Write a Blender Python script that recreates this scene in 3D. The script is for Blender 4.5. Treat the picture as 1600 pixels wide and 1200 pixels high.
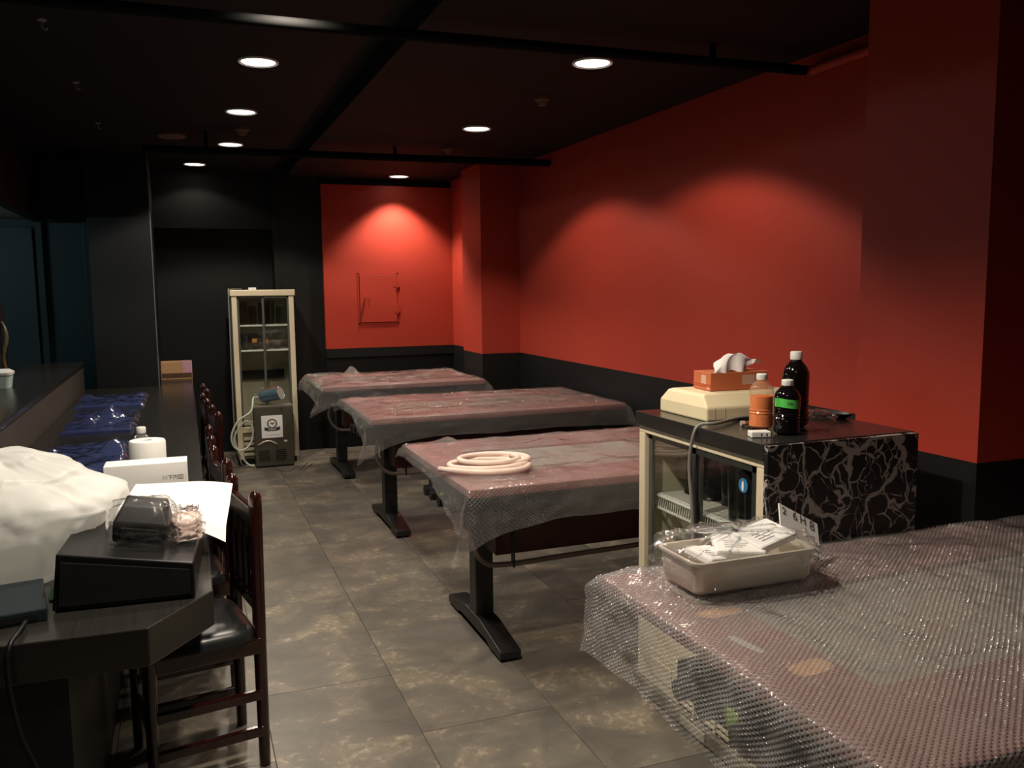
import bpy, bmesh, math, random
import numpy as np
from mathutils import Vector, Matrix, noise
random.seed(7)
for o in list(bpy.data.objects): bpy.data.objects.remove(o)
S = bpy.context.scene
COL = S.collection
R = math.radians
PI = math.pi

# ------------------------------------------------------------------ camera
F, CX, CY, H = 1340.0, 800.0, 600.0, 1.5
_p = np.array([284 - CX, 454 - CY, F]); _q = np.array([1, -0.010, 0.0])
_x = _p + (-(_p @ _p) / (_p @ _q)) * _q
if _x[0] < 0: _x = -_x
_d = _p / np.linalg.norm(_p); _x /= np.linalg.norm(_x); _z = np.cross(_d, _x)
if _z[1] > 0: _z = -_z
RM = np.stack([_x, _d, _z])
def ray(u, v): return RM @ np.array([u - CX, v - CY, F])
def onz(u, v, z):
    r = ray(u, v); k = (z - H) / r[2]; return Vector((r[0]*k, r[1]*k, z))
def ony(u, v, y):
    r = ray(u, v); k = y / r[1]; return Vector((r[0]*k, y, H + r[2]*k))
def onx(u, v, x):
    r = ray(u, v); k = x / r[0]; return Vector((x, r[1]*k, H + r[2]*k))
cd = bpy.data.cameras.new('camera'); cam = bpy.data.objects.new('camera', cd); COL.objects.link(cam)
cd.sensor_width = 36; cd.lens = F / 1600 * 36; cd.clip_start = .05
c0 = RM @ np.array([1, 0, 0]); c1 = RM @ np.array([0, -1, 0]); c2 = RM @ np.array([0, 0, -1])
cam.matrix_world = Matrix(((c0[0], c1[0], c2[0], 0), (c0[1], c1[1], c2[1], 0), (c0[2], c1[2], c2[2], H), (0, 0, 0, 1)))
S.camera = cam

# ------------------------------------------------------------------ world and exposure
w = bpy.data.worlds.new('world'); S.world = w; w.use_nodes = True
w.node_tree.nodes['Background'].inputs[0].default_value = (.6, .7, .8, 1)
w.node_tree.nodes['Background'].inputs[1].default_value = .001
vs = S.view_settings
vs.view_transform = 'Standard'; vs.look = 'None'; vs.gamma = 1; vs.use_curve_mapping = False
vs.exposure = 0.15
LAMP_W = 46.0              # spot power of one downlight
LAMP_COL = (1.0, .87, .72)
SPOT_DEG, SPOT_BLEND = 132, .22
# downlights: x, y, ceiling z, power factor
ZR, ZL = 2.517, 2.57       # right soffit and left ceiling heights
LAMPS = [(.39, 4.335, ZL, 1, 0), (.388, 5.55, ZL, 1, 0), (.388, 6.79, ZL, 1.75, 0), (.155, 7.93, ZL, .12, 0),
         (1.804, 3.655, ZR, .9, 7), (1.82, 5.36, ZR, .9, -3), (1.90, 7.82, ZR, 2.0, 0),
         (.39, 3.12, ZL, 1.5, 0), (.36, 1.95, ZL, 3.2, 0), (.39, .5, ZL, .4, 0)]


# ------------------------------------------------------------------ helpers
def lin(r, g, b): return tuple(((c/255)/12.92 if c/255 <= .04045 else ((c/255+.055)/1.055)**2.4) for c in (r, g, b)) + (1,)
class MB:
    def __init__(s): s.v = []; s.f = []; s.uv = None; s.m = []
    def add(s, vs_, fs, mi=0):
        o = len(s.v); s.v += [tuple(p) for p in vs_]; s.f += [tuple(i+o for i in f) for f in fs]; s.m += [mi]*len(fs); return s
    def box(s, x0, x1, y0, y1, z0, z1, mi=0):
        return s.add([(x0,y0,z0),(x1,y0,z0),(x1,y1,z0),(x0,y1,z0),(x0,y0,z1),(x1,y0,z1),(x1,y1,z1),(x0,y1,z1)],
              [(0,3,2,1),(4,5,6,7),(0,1,5,4),(1,2,6,5),(2,3,7,6),(3,0,4,7)], mi)
    def prism(s, poly, z0, z1, ax='z', mi=0):
        n = len(poly)
        def P(a, b, c): return {'z': (a,b,c), 'x': (c,a,b), 'y': (a,c,b)}[ax]
        v = [P(a,b,z0) for a,b in poly] + [P(a,b,z1) for a,b in poly]
        f = [tuple(range(n))[::-1], tuple(range(n, 2*n))] + [(i,(i+1)%n,n+(i+1)%n,n+i) for i in range(n)]
        return s.add(v, f, mi)
    def tube(s, path, r, n=10, cap=True, mi=0):
        path = [Vector(p) for p in path]; k = len(path); rr = r if isinstance(r, (list, tuple)) else [r]*k
        vs_, fs = [], []; up = None
        for i, p in enumerate(path):
            t = (path[min(i+1,k-1)] - path[max(i-1,0)]).normalized()
            if up is None:
                up = Vector((0,0,1)) if abs(t.z) < .9 else Vector((1,0,0))
            a = t.cross(up).normalized(); b = a.cross(t).normalized(); up = b
            for j in range(n):
                q = 2*PI*j/n; vs_.append(p + a*math.cos(q)*rr[i] + b*math.sin(q)*rr[i])
        for i in range(k-1):
            for j in range(n):
                fs.append((i*n+j, i*n+(j+1)%n, (i+1)*n+(j+1)%n, (i+1)*n+j))
        if cap: fs += [tuple(range(n))[::-1], tuple((k-1)*n+j for j in range(n))]
        return s.add(vs_, fs, mi)
    def lathe(s, prof, n=20, o=(0,0,0), mi=0):
        vs_, fs = [], []
        for r, z in prof:
            for j in range(n):
                q = 2*PI*j/n; vs_.append((o[0]+r*math.cos(q), o[1]+r*math.sin(q), o[2]+z))
        for i in range(len(prof)-1):
            for j in range(n): fs.append((i*n+j, i*n+(j+1)%n, (i+1)*n+(j+1)%n, (i+1)*n+j))
        if prof[0][0] > 1e-6: fs.append(tuple(range(n))[::-1])
        if prof[-1][0] > 1e-6: fs.append(tuple((len(prof)-1)*n+j for j in range(n)))
        return s.add(vs_, fs, mi)
    def grid(s, fn, nu, nv, uvfn=None, mi=0):
        vs_ = [fn(i/nu, j/nv) for j in range(nv+1) for i in range(nu+1)]
        fs = [(j*(nu+1)+i, j*(nu+1)+i+1, (j+1)*(nu+1)+i+1, (j+1)*(nu+1)+i) for j in range(nv) for i in range(nu)]
        if uvfn: s.uv = (s.uv or []) + [uvfn(i/nu, j/nv) for j in range(nv+1) for i in range(nu+1)]
        return s.add(vs_, fs, mi)
    def build(s, name, mat, parent=None, smooth=False, bevel=0, loc=None, seg=2, weld=False):
        me = bpy.data.meshes.new(name); me.from_pydata([tuple(p) for p in s.v], [], s.f)
        for mm in (mat if isinstance(mat, (list, tuple)) else [mat]): me.materials.append(mm)
        if any(s.m): me.polygons.foreach_set('material_index', s.m)
        if s.uv and len(s.uv) == len(s.v):
            ul = me.uv_layers.new(name='uv')
            for lp in me.loops: ul.data[lp.index].uv = s.uv[lp.vertex_index]
        bm = bmesh.new(); bm.from_mesh(me)
        if weld: bmesh.ops.remove_doubles(bm, verts=bm.verts, dist=1e-5)
        if not s.uv: bmesh.ops.recalc_face_normals(bm, faces=bm.faces)
        bm.to_mesh(me); bm.free()
        if smooth is True: me.polygons.foreach_set('use_smooth', [True]*len(me.polygons))
        elif smooth:
            me.polygons.foreach_set('use_smooth', [True]*len(me.polygons)); me.set_sharp_from_angle(angle=R(smooth))
        me.update()
        o = bpy.data.objects.new(name, me); COL.objects.link(o)
        if parent: o.parent = parent
        if loc: o.location = loc
        if bevel:
            b = o.modifiers.new('bevel', 'BEVEL'); b.width = bevel; b.segments = seg; b.limit_method = 'ANGLE'; b.angle_limit = R(35)
        return o
def tag(o, label, cat, group=None):
    o['label'] = label; o['category'] = cat
    if group: o['group'] = group
    return o
def thing(name, label, cat, loc=(0,0,0), rz=0, group=None):
    o = bpy.data.objects.new(name, None); COL.objects.link(o); o.empty_display_size = .1
    o.location = loc; o.rotation_euler = (0,0,rz); return tag(o, label, cat, group)
def struct(o): o['kind'] = 'structure'; return o
def dup(root, loc, rz, label=None):
    r = root.copy(); COL.objects.link(r); r.location = loc; r.rotation_euler = (0,0,rz)
    if label: r['label'] = label
    for ch in list(root.children):
        c = ch.copy(); COL.objects.link(c); c.parent = r
        for g in list(ch.children):
            d = g.copy(); COL.objects.link(d); d.parent = c
    return r
def smooth_path(pts, n=8):
    pts = [Vector(p) for p in pts]; out = []
    for i in range(len(pts)-1):
        p0, p1, p2, p3 = pts[max(i-1,0)], pts[i], pts[i+1], pts[min(i+2, len(pts)-1)]
        for k in range(n):
            t = k/n
            out.append(.5*((2*p1) + (p2-p0)*t + (2*p0-5*p1+4*p2-p3)*t*t + (3*p1-p0-3*p2+p3)*t**3))
    out.append(pts[-1]); return out
def text_obj(name, body, size, mat, parent, mtx, extrude=.0004):
    cu = bpy.data.curves.new('t', 'FONT'); cu.body = body; cu.size = size; cu.align_x = 'CENTER'; cu.align_y = 'CENTER'; cu.extrude = extrude
    t = bpy.data.objects.new('t', cu); COL.objects.link(t)
    dg = bpy.context.evaluated_depsgraph_get(); me = bpy.data.meshes.new_from_object(t.evaluated_get(dg))
    bpy.data.objects.remove(t); me.materials.clear(); me.materials.append(mat)
    o = bpy.data.objects.new(name, me); COL.objects.link(o); o.parent = parent; o.matrix_local = mtx; return o

def rr_poly(a, b, r, n=5):
    p = []
    for cx_, cy_, q in ((a-r, b-r, 0), (-a+r, b-r, 90), (-a+r, -b+r, 180), (a-r, -b+r, 270)):
        for k in range(n+1): g = R(q+90*k/n); p.append((cx_+r*math.cos(g), cy_+r*math.sin(g)))
    return p
# ------------------------------------------------------------------ materials
def newmat(name):
    m = bpy.data.materials.new(name); m.use_nodes = True; nt = m.node_tree
    return m, nt, nt.nodes['Principled BSDF'], nt.nodes['Material Output']
def N(nt, t, **kw):
    n = nt.nodes.new(t)
    for k, v in kw.items():
        if k.startswith('i_'): n.inputs[k[2:].replace('_', ' ')].default_value = v
        else: setattr(n, k, v)
    return n
def mat(name, col, rough=.5, metal=0, var=.12, scale=18, bump=0, bscale=120, spec=.5, trans=0, coat=0, emit=None, estr=0, ior=1.45, alpha=1):
    m, nt, b, out = newmat(name); L = nt.links.new
    if len(col) == 3: col = (*col, 1)
    b.inputs['Roughness'].default_value = rough; b.inputs['Metallic'].default_value = metal
    b.inputs['Specular IOR Level'].default_value = spec; b.inputs['Transmission Weight'].default_value = trans
    b.inputs['Coat Weight'].default_value = coat; b.inputs['IOR'].default_value = ior
    tc = N(nt, 'ShaderNodeTexCoord'); nz = N(nt, 'ShaderNodeTexNoise'); nz.inputs['Scale'].default_value = scale; nz.inputs['Detail'].default_value = 5
    L(tc.outputs['Object'], nz.inputs['Vector'])
    mx = N(nt, 'ShaderNodeMix', data_type='RGBA'); mx.inputs['A'].default_value = tuple(c*(1-var) for c in col[:3])+(1,)
    mx.inputs['B'].default_value = tuple(min(1, c*(1+var)) for c in col[:3])+(1,)
    L(nz.outputs['Fac'], mx.inputs['Factor']); L(mx.outputs['Result'], b.inputs['Base Color'])
    if bump:
        n2 = N(nt, 'ShaderNodeTexNoise'); n2.inputs['Scale'].default_value = bscale; n2.inputs['Detail'].default_value = 4
        bp = N(nt, 'ShaderNodeBump'); bp.inputs['Strength'].default_value = bump; bp.inputs['Distance'].default_value = .002
        L(tc.outputs['Object'], n2.inputs['Vector']); L(n2.outputs['Fac'], bp.inputs['Height']); L(bp.outputs['Normal'], b.inputs['Normal'])
    if emit:
        b.inputs['Emission Color'].default_value = (*emit[:3], 1); b.inputs['Emission Strength'].default_value = estr
    return m
def thin_fresnel(nt, ior):
    g_ = N(nt, 'ShaderNodeNewGeometry'); mr = N(nt, 'ShaderNodeMapRange'); mr.inputs['To Min'].default_value = ior; mr.inputs['To Max'].default_value = 1/ior
    nt.links.new(g_.outputs['Backfacing'], mr.inputs['Value']); fr = N(nt, 'ShaderNodeFresnel'); nt.links.new(mr.outputs[0], fr.inputs['IOR']); return fr
def film(name, col, op, rough=.15, bubble=0, crease=0, cscale=25, edge=.5, gloss=.9, transl=0):
    """thin plastic film: partly clear, partly hazy, glossy on top"""
    m, nt, b, out = newmat(name); L = nt.links.new
    b.inputs['Base Color'].default_value = (*col[:3], 1); b.inputs['Roughness'].default_value = rough; b.inputs['Specular IOR Level'].default_value = .6
    tr = N(nt, 'ShaderNodeBsdfTransparent'); gl = N(nt, 'ShaderNodeBsdfGlossy'); gl.inputs['Roughness'].default_value = rough
    lw = thin_fresnel(nt, 1.45)
    ma = N(nt, 'ShaderNodeMath', operation='MULTIPLY_ADD'); ma.inputs[1].default_value = edge; ma.inputs[2].default_value = op; ma.use_clamp = True
    mix = N(nt, 'ShaderNodeMixShader'); ad = N(nt, 'ShaderNodeMixShader')
    L(lw.outputs[0], ma.inputs[0])
    hz = ma.outputs[0]
    if bubble or crease:
        bp = N(nt, 'ShaderNodeBump'); bp.inputs['Strength'].default_value = 1.0
        if bubble:
            uv = N(nt, 'ShaderNodeUVMap'); mp = N(nt, 'ShaderNodeMapping'); mp.inputs['Rotation'].default_value = (0, 0, R(-37))
            vo = N(nt, 'ShaderNodeTexVoronoi', voronoi_dimensions='2D'); vo.inputs['Scale'].default_value = bubble; vo.inputs['Randomness'].default_value = 0.0
            mr = N(nt, 'ShaderNodeMapRange', interpolation_type='SMOOTHSTEP'); mr.inputs['From Min'].default_value = .46; mr.inputs['From Max'].default_value = .12
            L(uv.outputs[0], mp.inputs['Vector']); L(mp.outputs[0], vo.inputs['Vector']); L(vo.outputs['Distance'], mr.inputs['Value'])
            nz = N(nt, 'ShaderNodeTexNoise'); nz.inputs['Scale'].default_value = 9; nz.inputs['Detail'].default_value = 6; L(uv.outputs[0], nz.inputs['Vector'])
            m3 = N(nt, 'ShaderNodeMath', operation='MULTIPLY_ADD'); m3.inputs[1].default_value = 3.5
            L(nz.outputs['Fac'], m3.inputs[0]); L(mr.outputs[0], m3.inputs[2]); L(m3.outputs[0], bp.inputs['Height'])
            bp.inputs['Distance'].default_value = .0032
            m4 = N(nt, 'ShaderNodeMath', operation='MULTIPLY_ADD'); m4.inputs[1].default_value = -.08; m4.use_clamp = True
            L(mr.outputs[0], m4.inputs[0]); L(ma.outputs[0], m4.inputs[2]); hz = m4.outputs[0]
            rn = N(nt, 'ShaderNodeTexNoise', noise_type='RIDGED_MULTIFRACTAL'); rn.inputs['Scale'].default_value = 3.2; rn.inputs['Detail'].default_value = 4; rn.inputs['Distortion'].default_value = .7; L(uv.outputs[0], rn.inputs['Vector'])
            rm = N(nt, 'ShaderNodeMapRange', interpolation_type='SMOOTHSTEP'); rm.inputs['From Min'].default_value = .95; rm.inputs['From Max'].default_value = 1.9; rm.inputs['To Max'].default_value = .32; L(rn.outputs['Fac'], rm.inputs['Value'])
            m5 = N(nt, 'ShaderNodeMath', operation='ADD'); m5.use_clamp = True; L(hz, m5.inputs[0]); L(rm.outputs[0], m5.inputs[1]); hz = m5.outputs[0]
        else:
            tc = N(nt, 'ShaderNodeTexCoord'); vo = N(nt, 'ShaderNodeTexVoronoi', feature='SMOOTH_F1'); vo.inputs['Scale'].default_value = cscale
            nz = N(nt, 'ShaderNodeTexNoise'); nz.inputs['Scale'].default_value = cscale*.6; nz.inputs['Distortion'].default_value = 1.2
            m3 = N(nt, 'ShaderNodeMath', operation='ADD'); L(tc.outputs['Object'], vo.inputs['Vector']); L(tc.outputs['Object'], nz.inputs['Vector'])
            L(vo.outputs['Distance'], m3.inputs[0]); L(nz.outputs['Fac'], m3.inputs[1]); L(m3.outputs[0], bp.inputs['Height'])
            bp.inputs['Distance'].default_value = .03*crease
        L(bp.outputs['Normal'], b.inputs['Normal']); L(bp.outputs['Normal'], gl.inputs['Normal']); pass
    b.inputs['Specular IOR Level'].default_value = 0
    base = b.outputs[0]
    if transl:
        tl = N(nt, 'ShaderNodeBsdfTranslucent'); tl.inputs[0].default_value = (*col[:3], 1); mt = N(nt, 'ShaderNodeMixShader'); mt.inputs[0].default_value = transl
        L(base, mt.inputs[1]); L(tl.outputs[0], mt.inputs[2]); base = mt.outputs[0]
    L(hz, mix.inputs[0]); L(tr.outputs[0], mix.inputs[1]); L(base, mix.inputs[2])
    gf = N(nt, 'ShaderNodeMath', operation='MULTIPLY'); gf.inputs[1].default_value = gloss; gf.use_clamp = True; L(lw.outputs[0], gf.inputs[0])
    L(gf.outputs[0], ad.inputs[0]); L(mix.outputs[0], ad.inputs[1]); L(gl.outputs[0], ad.inputs[2]); L(ad.outputs[0], out.inputs[0])
    return m
def glassmat(name, tint=(.9, .95, .93), rough=.02, refl=1.5):
    m, nt, b, out = newmat(name); L = nt.links.new; nt.nodes.remove(b)
    tr = N(nt, 'ShaderNodeBsdfTransparent'); tr.inputs[0].default_value = (*tint, 1)
    gl = N(nt, 'ShaderNodeBsdfGlossy'); gl.inputs['Roughness'].default_value = rough
    fr = thin_fresnel(nt, refl); mx = N(nt, 'ShaderNodeMixShader')
    L(fr.outputs[0], mx.inputs[0]); L(tr.outputs[0], mx.inputs[1]); L(gl.outputs[0], mx.inputs[2]); L(mx.outputs[0], out.inputs[0]); return m

RED = mat('red_paint', (.43, .046, .026), .55, var=.06, scale=3, bump=.12, bscale=160, spec=.35)
BLACKP = mat('black_paint', (.0045, .005, .005), .6, var=.15, scale=4, bump=.1, bscale=150, spec=.4)
CEIL = mat('black_ceiling_paint', (.0115, .0105, .0105), .8, var=.12, scale=3, bump=.15, bscale=90, spec=.25)
TEAL = mat('dark_blue_green_panel', (.012, .024, .029), .5, var=.2, scale=3, spec=.4)
GREYW = mat('kitchen_grey_paint', (.22, .25, .24), .7)
TRIM = mat('metal_corner_strip', (.35, .35, .34), .35, .8)
PIPEB = mat('black_pipe_paint', (.004, .004, .004), .85, spec=.15)
BLK = mat('black_metal', (.012, .012, .012), .42, var=.2, bump=.1)
BLKPL = mat('black_plastic', (.006, .006, .0065), .38, spec=.3)
WOODR = mat('red_brown_laminate', (.20, .062, .050), .35, var=.2, scale=9)
MAROON = mat('maroon_housing', (.045, .008, .006), .5, var=.2)
IRON = mat('iron_griddle', (.25, .225, .175), .45, .15, var=.2, scale=6)
HOSE = mat('grey_rubber_hose', (.12, .09, .075), .5)
LIME = mat('lime_tag', (.30, .55, .03), .5)
CARD = mat('cardboard', (.50, .27, .12), .8)
CREAM = mat('cream_enamel', (.70, .61, .43), .35, var=.06, bump=.05)
CREAMD = mat('cream_inner_liner', (.52, .49, .36), .45, var=.08)
DKFRAME = mat('dark_door_frame', (.035, .038, .034), .4, .3)
GREYFR = mat('grey_door_frame', (.12, .125, .11), .4, .4)
WHITEM = mat('white_wire', (.75, .75, .7), .4)
GLASS = glassmat('clear_pane', (.96, .97, .955))
GLASSD = glassmat('smoked_drinking_glass', (.5, .52, .5), .05, 1.6)
GLASSC = glassmat('clear_drinking_glass', (.90, .92, .91), .04, 1.7)
STEEL = mat('brushed_steel', (.66, .60, .52), .38, .55, var=.1, bump=.05)
STEELD = mat('dark_cooler_steel', (.11, .098, .075), .42, .5, var=.15)
MAHOG = mat('mahogany_lacquer', (.022, .0045, .0035), .18, var=.3, scale=30, spec=.6, coat=.4)
SEATM = mat('black_vinyl_seat', (.018, .019, .02), .3)
PAPER = mat('white_paper', (.86, .85, .82), .7, var=.02)
WPLAST = mat('white_plastic', (.85, .84, .80), .4, var=.03)
TISSUE = mat('tissue_paper', (.86, .80, .77), .8, var=.04)
ORANGEC = mat('orange_tissue_carton', (.56, .15, .06), .6, var=.08)
BEIGE = mat('beige_plastic', (.80, .70, .46), .45, var=.04)
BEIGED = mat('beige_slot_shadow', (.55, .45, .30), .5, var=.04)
INK = mat('dark_ink', (.03, .03, .035), .6)
INKG = mat('grey_ink', (.12, .12, .13), .6)
BLUEINK = mat('blue_sticker', (.03, .17, .35), .4)
BLUEP = mat('blue_cover_sheet', (.016, .026, .10), .4, var=.25)
GREENT = mat('green_tape', (.10, .62, .10), .5)
AMBERP = mat('amber_panel', (.55, .25, .05), .5)
PALEHOSE = mat('pale_vinyl_hose', (.55, .58, .48), .35)
PINKHOSE = mat('pinkish_white_hose', (.80, .62, .54), .4)
CANM = mat('blue_silver_can', (.22, .33, .42), .28, .7)
REDINK = mat('red_band', (.6, .07, .04), .4)
BROWNP = mat('brown_parcel', (.55, .32, .16), .7)
PINKP = mat('pink_label', (.62, .35, .45), .7)
CORD = mat('grey_cord', (.22, .21, .19), .5)
BUB = film('bubble_wrap_film', (.66, .64, .63), .17, rough=.11, bubble=85, edge=.25, gloss=1.4, transl=.3)
BUB2 = film('double_bubble_wrap_film', (.55, .54, .53), .39, rough=.11, bubble=100, edge=.6, gloss=1.6, transl=.3)
CLEAR = film('clear_crumpled_film', (.85, .85, .85), .02, rough=.06, crease=.30, cscale=22, edge=.10, gloss=1.0)
BAGF = film('white_carrier_bag_film', (.92, .93, .90), .93, rough=.35, crease=.10, cscale=9, gloss=.4, transl=.45)
BLUEF = film('blue_film', (.12, .16, .42), .12, rough=.10, crease=.4, cscale=10, edge=.3, gloss=1.8)
PET = film('pet_bottle_plastic', (.80, .55, .34), .17, rough=.06, edge=.6, gloss=1.2)
PETC = film('clear_bottle_plastic', (.8, .8, .8), .10, rough=.06, edge=.6, gloss=1.2)

def floor_mat():
    m, nt, b, out = newmat('slate_vinyl_tile'); L = nt.links.new
    tc = N(nt, 'ShaderNodeTexCoord'); oi = N(nt, 'ShaderNodeObjectInfo')
    sc = N(nt, 'ShaderNodeVectorMath', operation='SCALE'); sc.inputs['Scale'].default_value = 37.0
    cx = N(nt, 'ShaderNodeCombineXYZ'); L(oi.outputs['Random'], cx.inputs[0]); L(oi.outputs['Random'], cx.inputs[2])
    L(cx.outputs[0], sc.inputs[0]); ad = N(nt, 'ShaderNodeVectorMath', operation='ADD'); L(tc.outputs['Object'], ad.inputs[0]); L(sc.outputs[0], ad.inputs[1])
    n1 = N(nt, 'ShaderNodeTexNoise'); n1.inputs['Scale'].default_value = 4.2; n1.inputs['Detail'].default_value = 10; n1.inputs['Roughness'].default_value = .62; n1.inputs['Distortion'].default_value = .5
    n2 = N(nt, 'ShaderNodeTexNoise'); n2.inputs['Scale'].default_value = 34; n2.inputs['Detail'].default_value = 8; n2.inputs['Distortion'].default_value = .6
    n3 = N(nt, 'ShaderNodeTexNoise'); n3.inputs['Scale'].default_value = 45; n3.inputs['Detail'].default_value = 6
    for n in (n1, n2, n3): L(ad.outputs[0], n.inputs['Vector'])
    r1 = N(nt, 'ShaderNodeValToRGB'); e = r1.color_ramp.elements
    e[0].position = .36; e[0].color = (.112, .104, .090, 1); e[1].position = .66; e[1].color = (.225, .192, .142, 1)
    k = r1.color_ramp.elements.new(.5); k.color = (.150, .135, .111, 1)
    L(n1.outputs['Fac'], r1.inputs[0])
    # pale flecks where the fine noise peaks inside warm veins
    m1 = N(nt, 'ShaderNodeMath', operation='MULTIPLY'); L(n2.outputs['Fac'], m1.inputs[0]); L(n1.outputs['Fac'], m1.inputs[1])
    r2 = N(nt, 'ShaderNodeValToRGB'); r2.color_ramp.elements[0].position = .31; r2.color_ramp.elements[1].position = .47; L(m1.outputs[0], r2.inputs[0])
    mx = N(nt, 'ShaderNodeMix', data_type='RGBA'); mx.inputs['B'].default_value = (.40, .35, .27, 1); L(r2.outputs[0], mx.inputs['Factor']); L(r1.outputs[0], mx.inputs['A'])
    hs = N(nt, 'ShaderNodeHueSaturation'); mr = N(nt, 'ShaderNodeMapRange'); mr.inputs['To Min'].default_value = .86; mr.inputs['To Max'].default_value = 1.12
    L(oi.outputs['Random'], mr.inputs['Value']); L(mr.outputs[0], hs.inputs['Value']); L(mx.outputs['Result'], hs.inputs['Color']); L(hs.outputs[0], b.inputs['Base Color'])
    bp = N(nt, 'ShaderNodeBump'); bp.inputs['Strength'].default_value = .5; bp.inputs['Distance'].default_value = .001
    m2 = N(nt, 'ShaderNodeMath', operation='MULTIPLY_ADD'); m2.inputs[1].default_value = .35; L(n3.outputs['Fac'], m2.inputs[0]); L(n2.outputs['Fac'], m2.inputs[2])
    L(m2.outputs[0], bp.inputs['Height']); L(bp.outputs['Normal'], b.inputs['Normal'])
    b.inputs['Roughness'].default_value = .42; b.inputs['Specular IOR Level'].default_value = .4
    return m
TILE = floor_mat()
GROUT = mat('floor_joint', (.10, .09, .075), .8)

def marble_mat():
    m, nt, b, out = newmat('black_marble_film'); L = nt.links.new
    tc = N(nt, 'ShaderNodeTexCoord'); nz = N(nt, 'ShaderNodeTexNoise'); nz.inputs['Scale'].default_value = 6; nz.inputs['Detail'].default_value = 5
    mv = N(nt, 'ShaderNodeMix', data_type='RGBA'); mv.inputs['Factor'].default_value = .16; L(tc.outputs['Object'], nz.inputs['Vector'])
    L(tc.outputs['Object'], mv.inputs['A']); L(nz.outputs['Color'], mv.inputs['B'])
    fac = None
    for scl, w_, gate in ((4.5, .050, .44), (8, .045, .46), (15, .05, .48)):
        mp = N(nt, 'ShaderNodeMapping'); mp.inputs['Scale'].default_value = (1.5, 1.5, 1); mp.inputs['Rotation'].default_value = (0, R(28), 0); L(mv.outputs['Result'], mp.inputs['Vector'])
        vo = N(nt, 'ShaderNodeTexVoronoi', feature='DISTANCE_TO_EDGE'); vo.inputs['Scale'].default_value = scl; L(mp.outputs[0], vo.inputs['Vector'])
        ng = N(nt, 'ShaderNodeTexNoise'); ng.inputs['Scale'].default_value = scl*1.3; ng.inputs['Detail'].default_value = 3; L(tc.outputs['Object'], ng.inputs['Vector'])
        wd = N(nt, 'ShaderNodeMapRange'); wd.inputs['From Min'].default_value = gate-.06; wd.inputs['From Max'].default_value = gate+.22; wd.inputs['To Max'].default_value = w_*1.15; wd.inputs['To Min'].default_value = 0.0
        L(ng.outputs['Fac'], wd.inputs['Value'])
        sb = N(nt, 'ShaderNodeMath', operation='SUBTRACT'); L(wd.outputs[0], sb.inputs[0]); L(vo.outputs['Distance'], sb.inputs[1])
        sm = N(nt, 'ShaderNodeMapRange'); sm.inputs['From Min'].default_value = -.004; sm.inputs['From Max'].default_value = .012; L(sb.outputs[0], sm.inputs['Value'])
        if fac is None: fac = sm.outputs[0]
        else:
            mxm = N(nt, 'ShaderNodeMath', operation='MAXIMUM'); L(fac, mxm.inputs[0]); L(sm.outputs[0], mxm.inputs[1]); fac = mxm.outputs[0]
    mx = N(nt, 'ShaderNodeMix', data_type='RGBA'); mx.inputs['A'].default_value = (.010, .009, .010, 1); mx.inputs['B'].default_value = (.37, .335, .31, 1)
    L(fac, mx.inputs['Factor']); L(mx.outputs['Result'], b.inputs['Base Color']); b.inputs['Roughness'].default_value = .35
    return m
MARBLE = marble_mat()
def counter_mat():
    m, nt, b, out = newmat('black_counter_laminate'); L = nt.links.new
    tc = N(nt, 'ShaderNodeTexCoord'); mp = N(nt, 'ShaderNodeMapping'); mp.inputs['Scale'].default_value = (60, 2.0, 60); L(tc.outputs['Object'], mp.inputs['Vector'])
    nz = N(nt, 'ShaderNodeTexNoise'); nz.inputs['Scale'].default_value = 2; nz.inputs['Detail'].default_value = 6; L(mp.outputs[0], nz.inputs['Vector'])
    cr = N(nt, 'ShaderNodeValToRGB'); cr.color_ramp.elements[0].color = (.012, .011, .010, 1); cr.color_ramp.elements[1].color = (.030, .028, .025, 1)
    L(nz.outputs['Fac'], cr.inputs[0]); L(cr.outputs[0], b.inputs['Base Color'])
    bp = N(nt, 'ShaderNodeBump'); bp.inputs['Strength'].default_value = .08; L(nz.outputs['Fac'], bp.inputs['Height']); L(bp.outputs['Normal'], b.inputs['Normal'])
    b.inputs['Roughness'].default_value = .22; return m
COUNTER = counter_mat()
RISER = mat('brown_riser_panel', (.055, .047, .038), .5, var=.15)

# ------------------------------------------------------------------ structure
WX = 2.68                    # long red wall
WZ = .945                    # top of the black dado
YF = 8.07                    # far red wall
def two_tone(name, boxes):
    mb = MB()
    for (x0, x1, y0, y1, zt) in boxes:
        mb.box(x0, x1, y0, y1, 0, WZ, 1); mb.box(x0, x1, y0, y1, WZ, zt, 0)
    return struct(mb.build(name, [RED, BLACKP]))
fl = struct(MB().box(-3.2, 4.3, -2.6, 9.0, -.12, -.004).build('floor', GROUT))
shared = {}
def tile(x0, x1, y0, y1):
    key = (round(x1-x0, 3), round(y1-y0, 3)); a, b_ = (x1-x0)/2 - .0006, (y1-y0)/2 - .0006
    if key not in shared:
        e = .0016
        mb = MB(); mb.add([(-a,-b_,-.003),(a,-b_,-.003),(a,b_,-.003),(-a,b_,-.003),(-a+e,-b_+e,0),(a-e,-b_+e,0),(a-e,b_-e,0),(-a+e,b_-e,0)],
               [(4,5,6,7),(0,1,5,4),(1,2,6,5),(2,3,7,6),(3,0,4,7)])
        o = mb.build('floor_tile', TILE); shared[key] = o.data
    else:
        o = bpy.data.objects.new('floor_tile', shared[key]); COL.objects.link(o)
    o.parent = fl; o.location = ((x0+x1)/2, (y0+y1)/2, 0)
TW, TL = .482, .937
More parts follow.
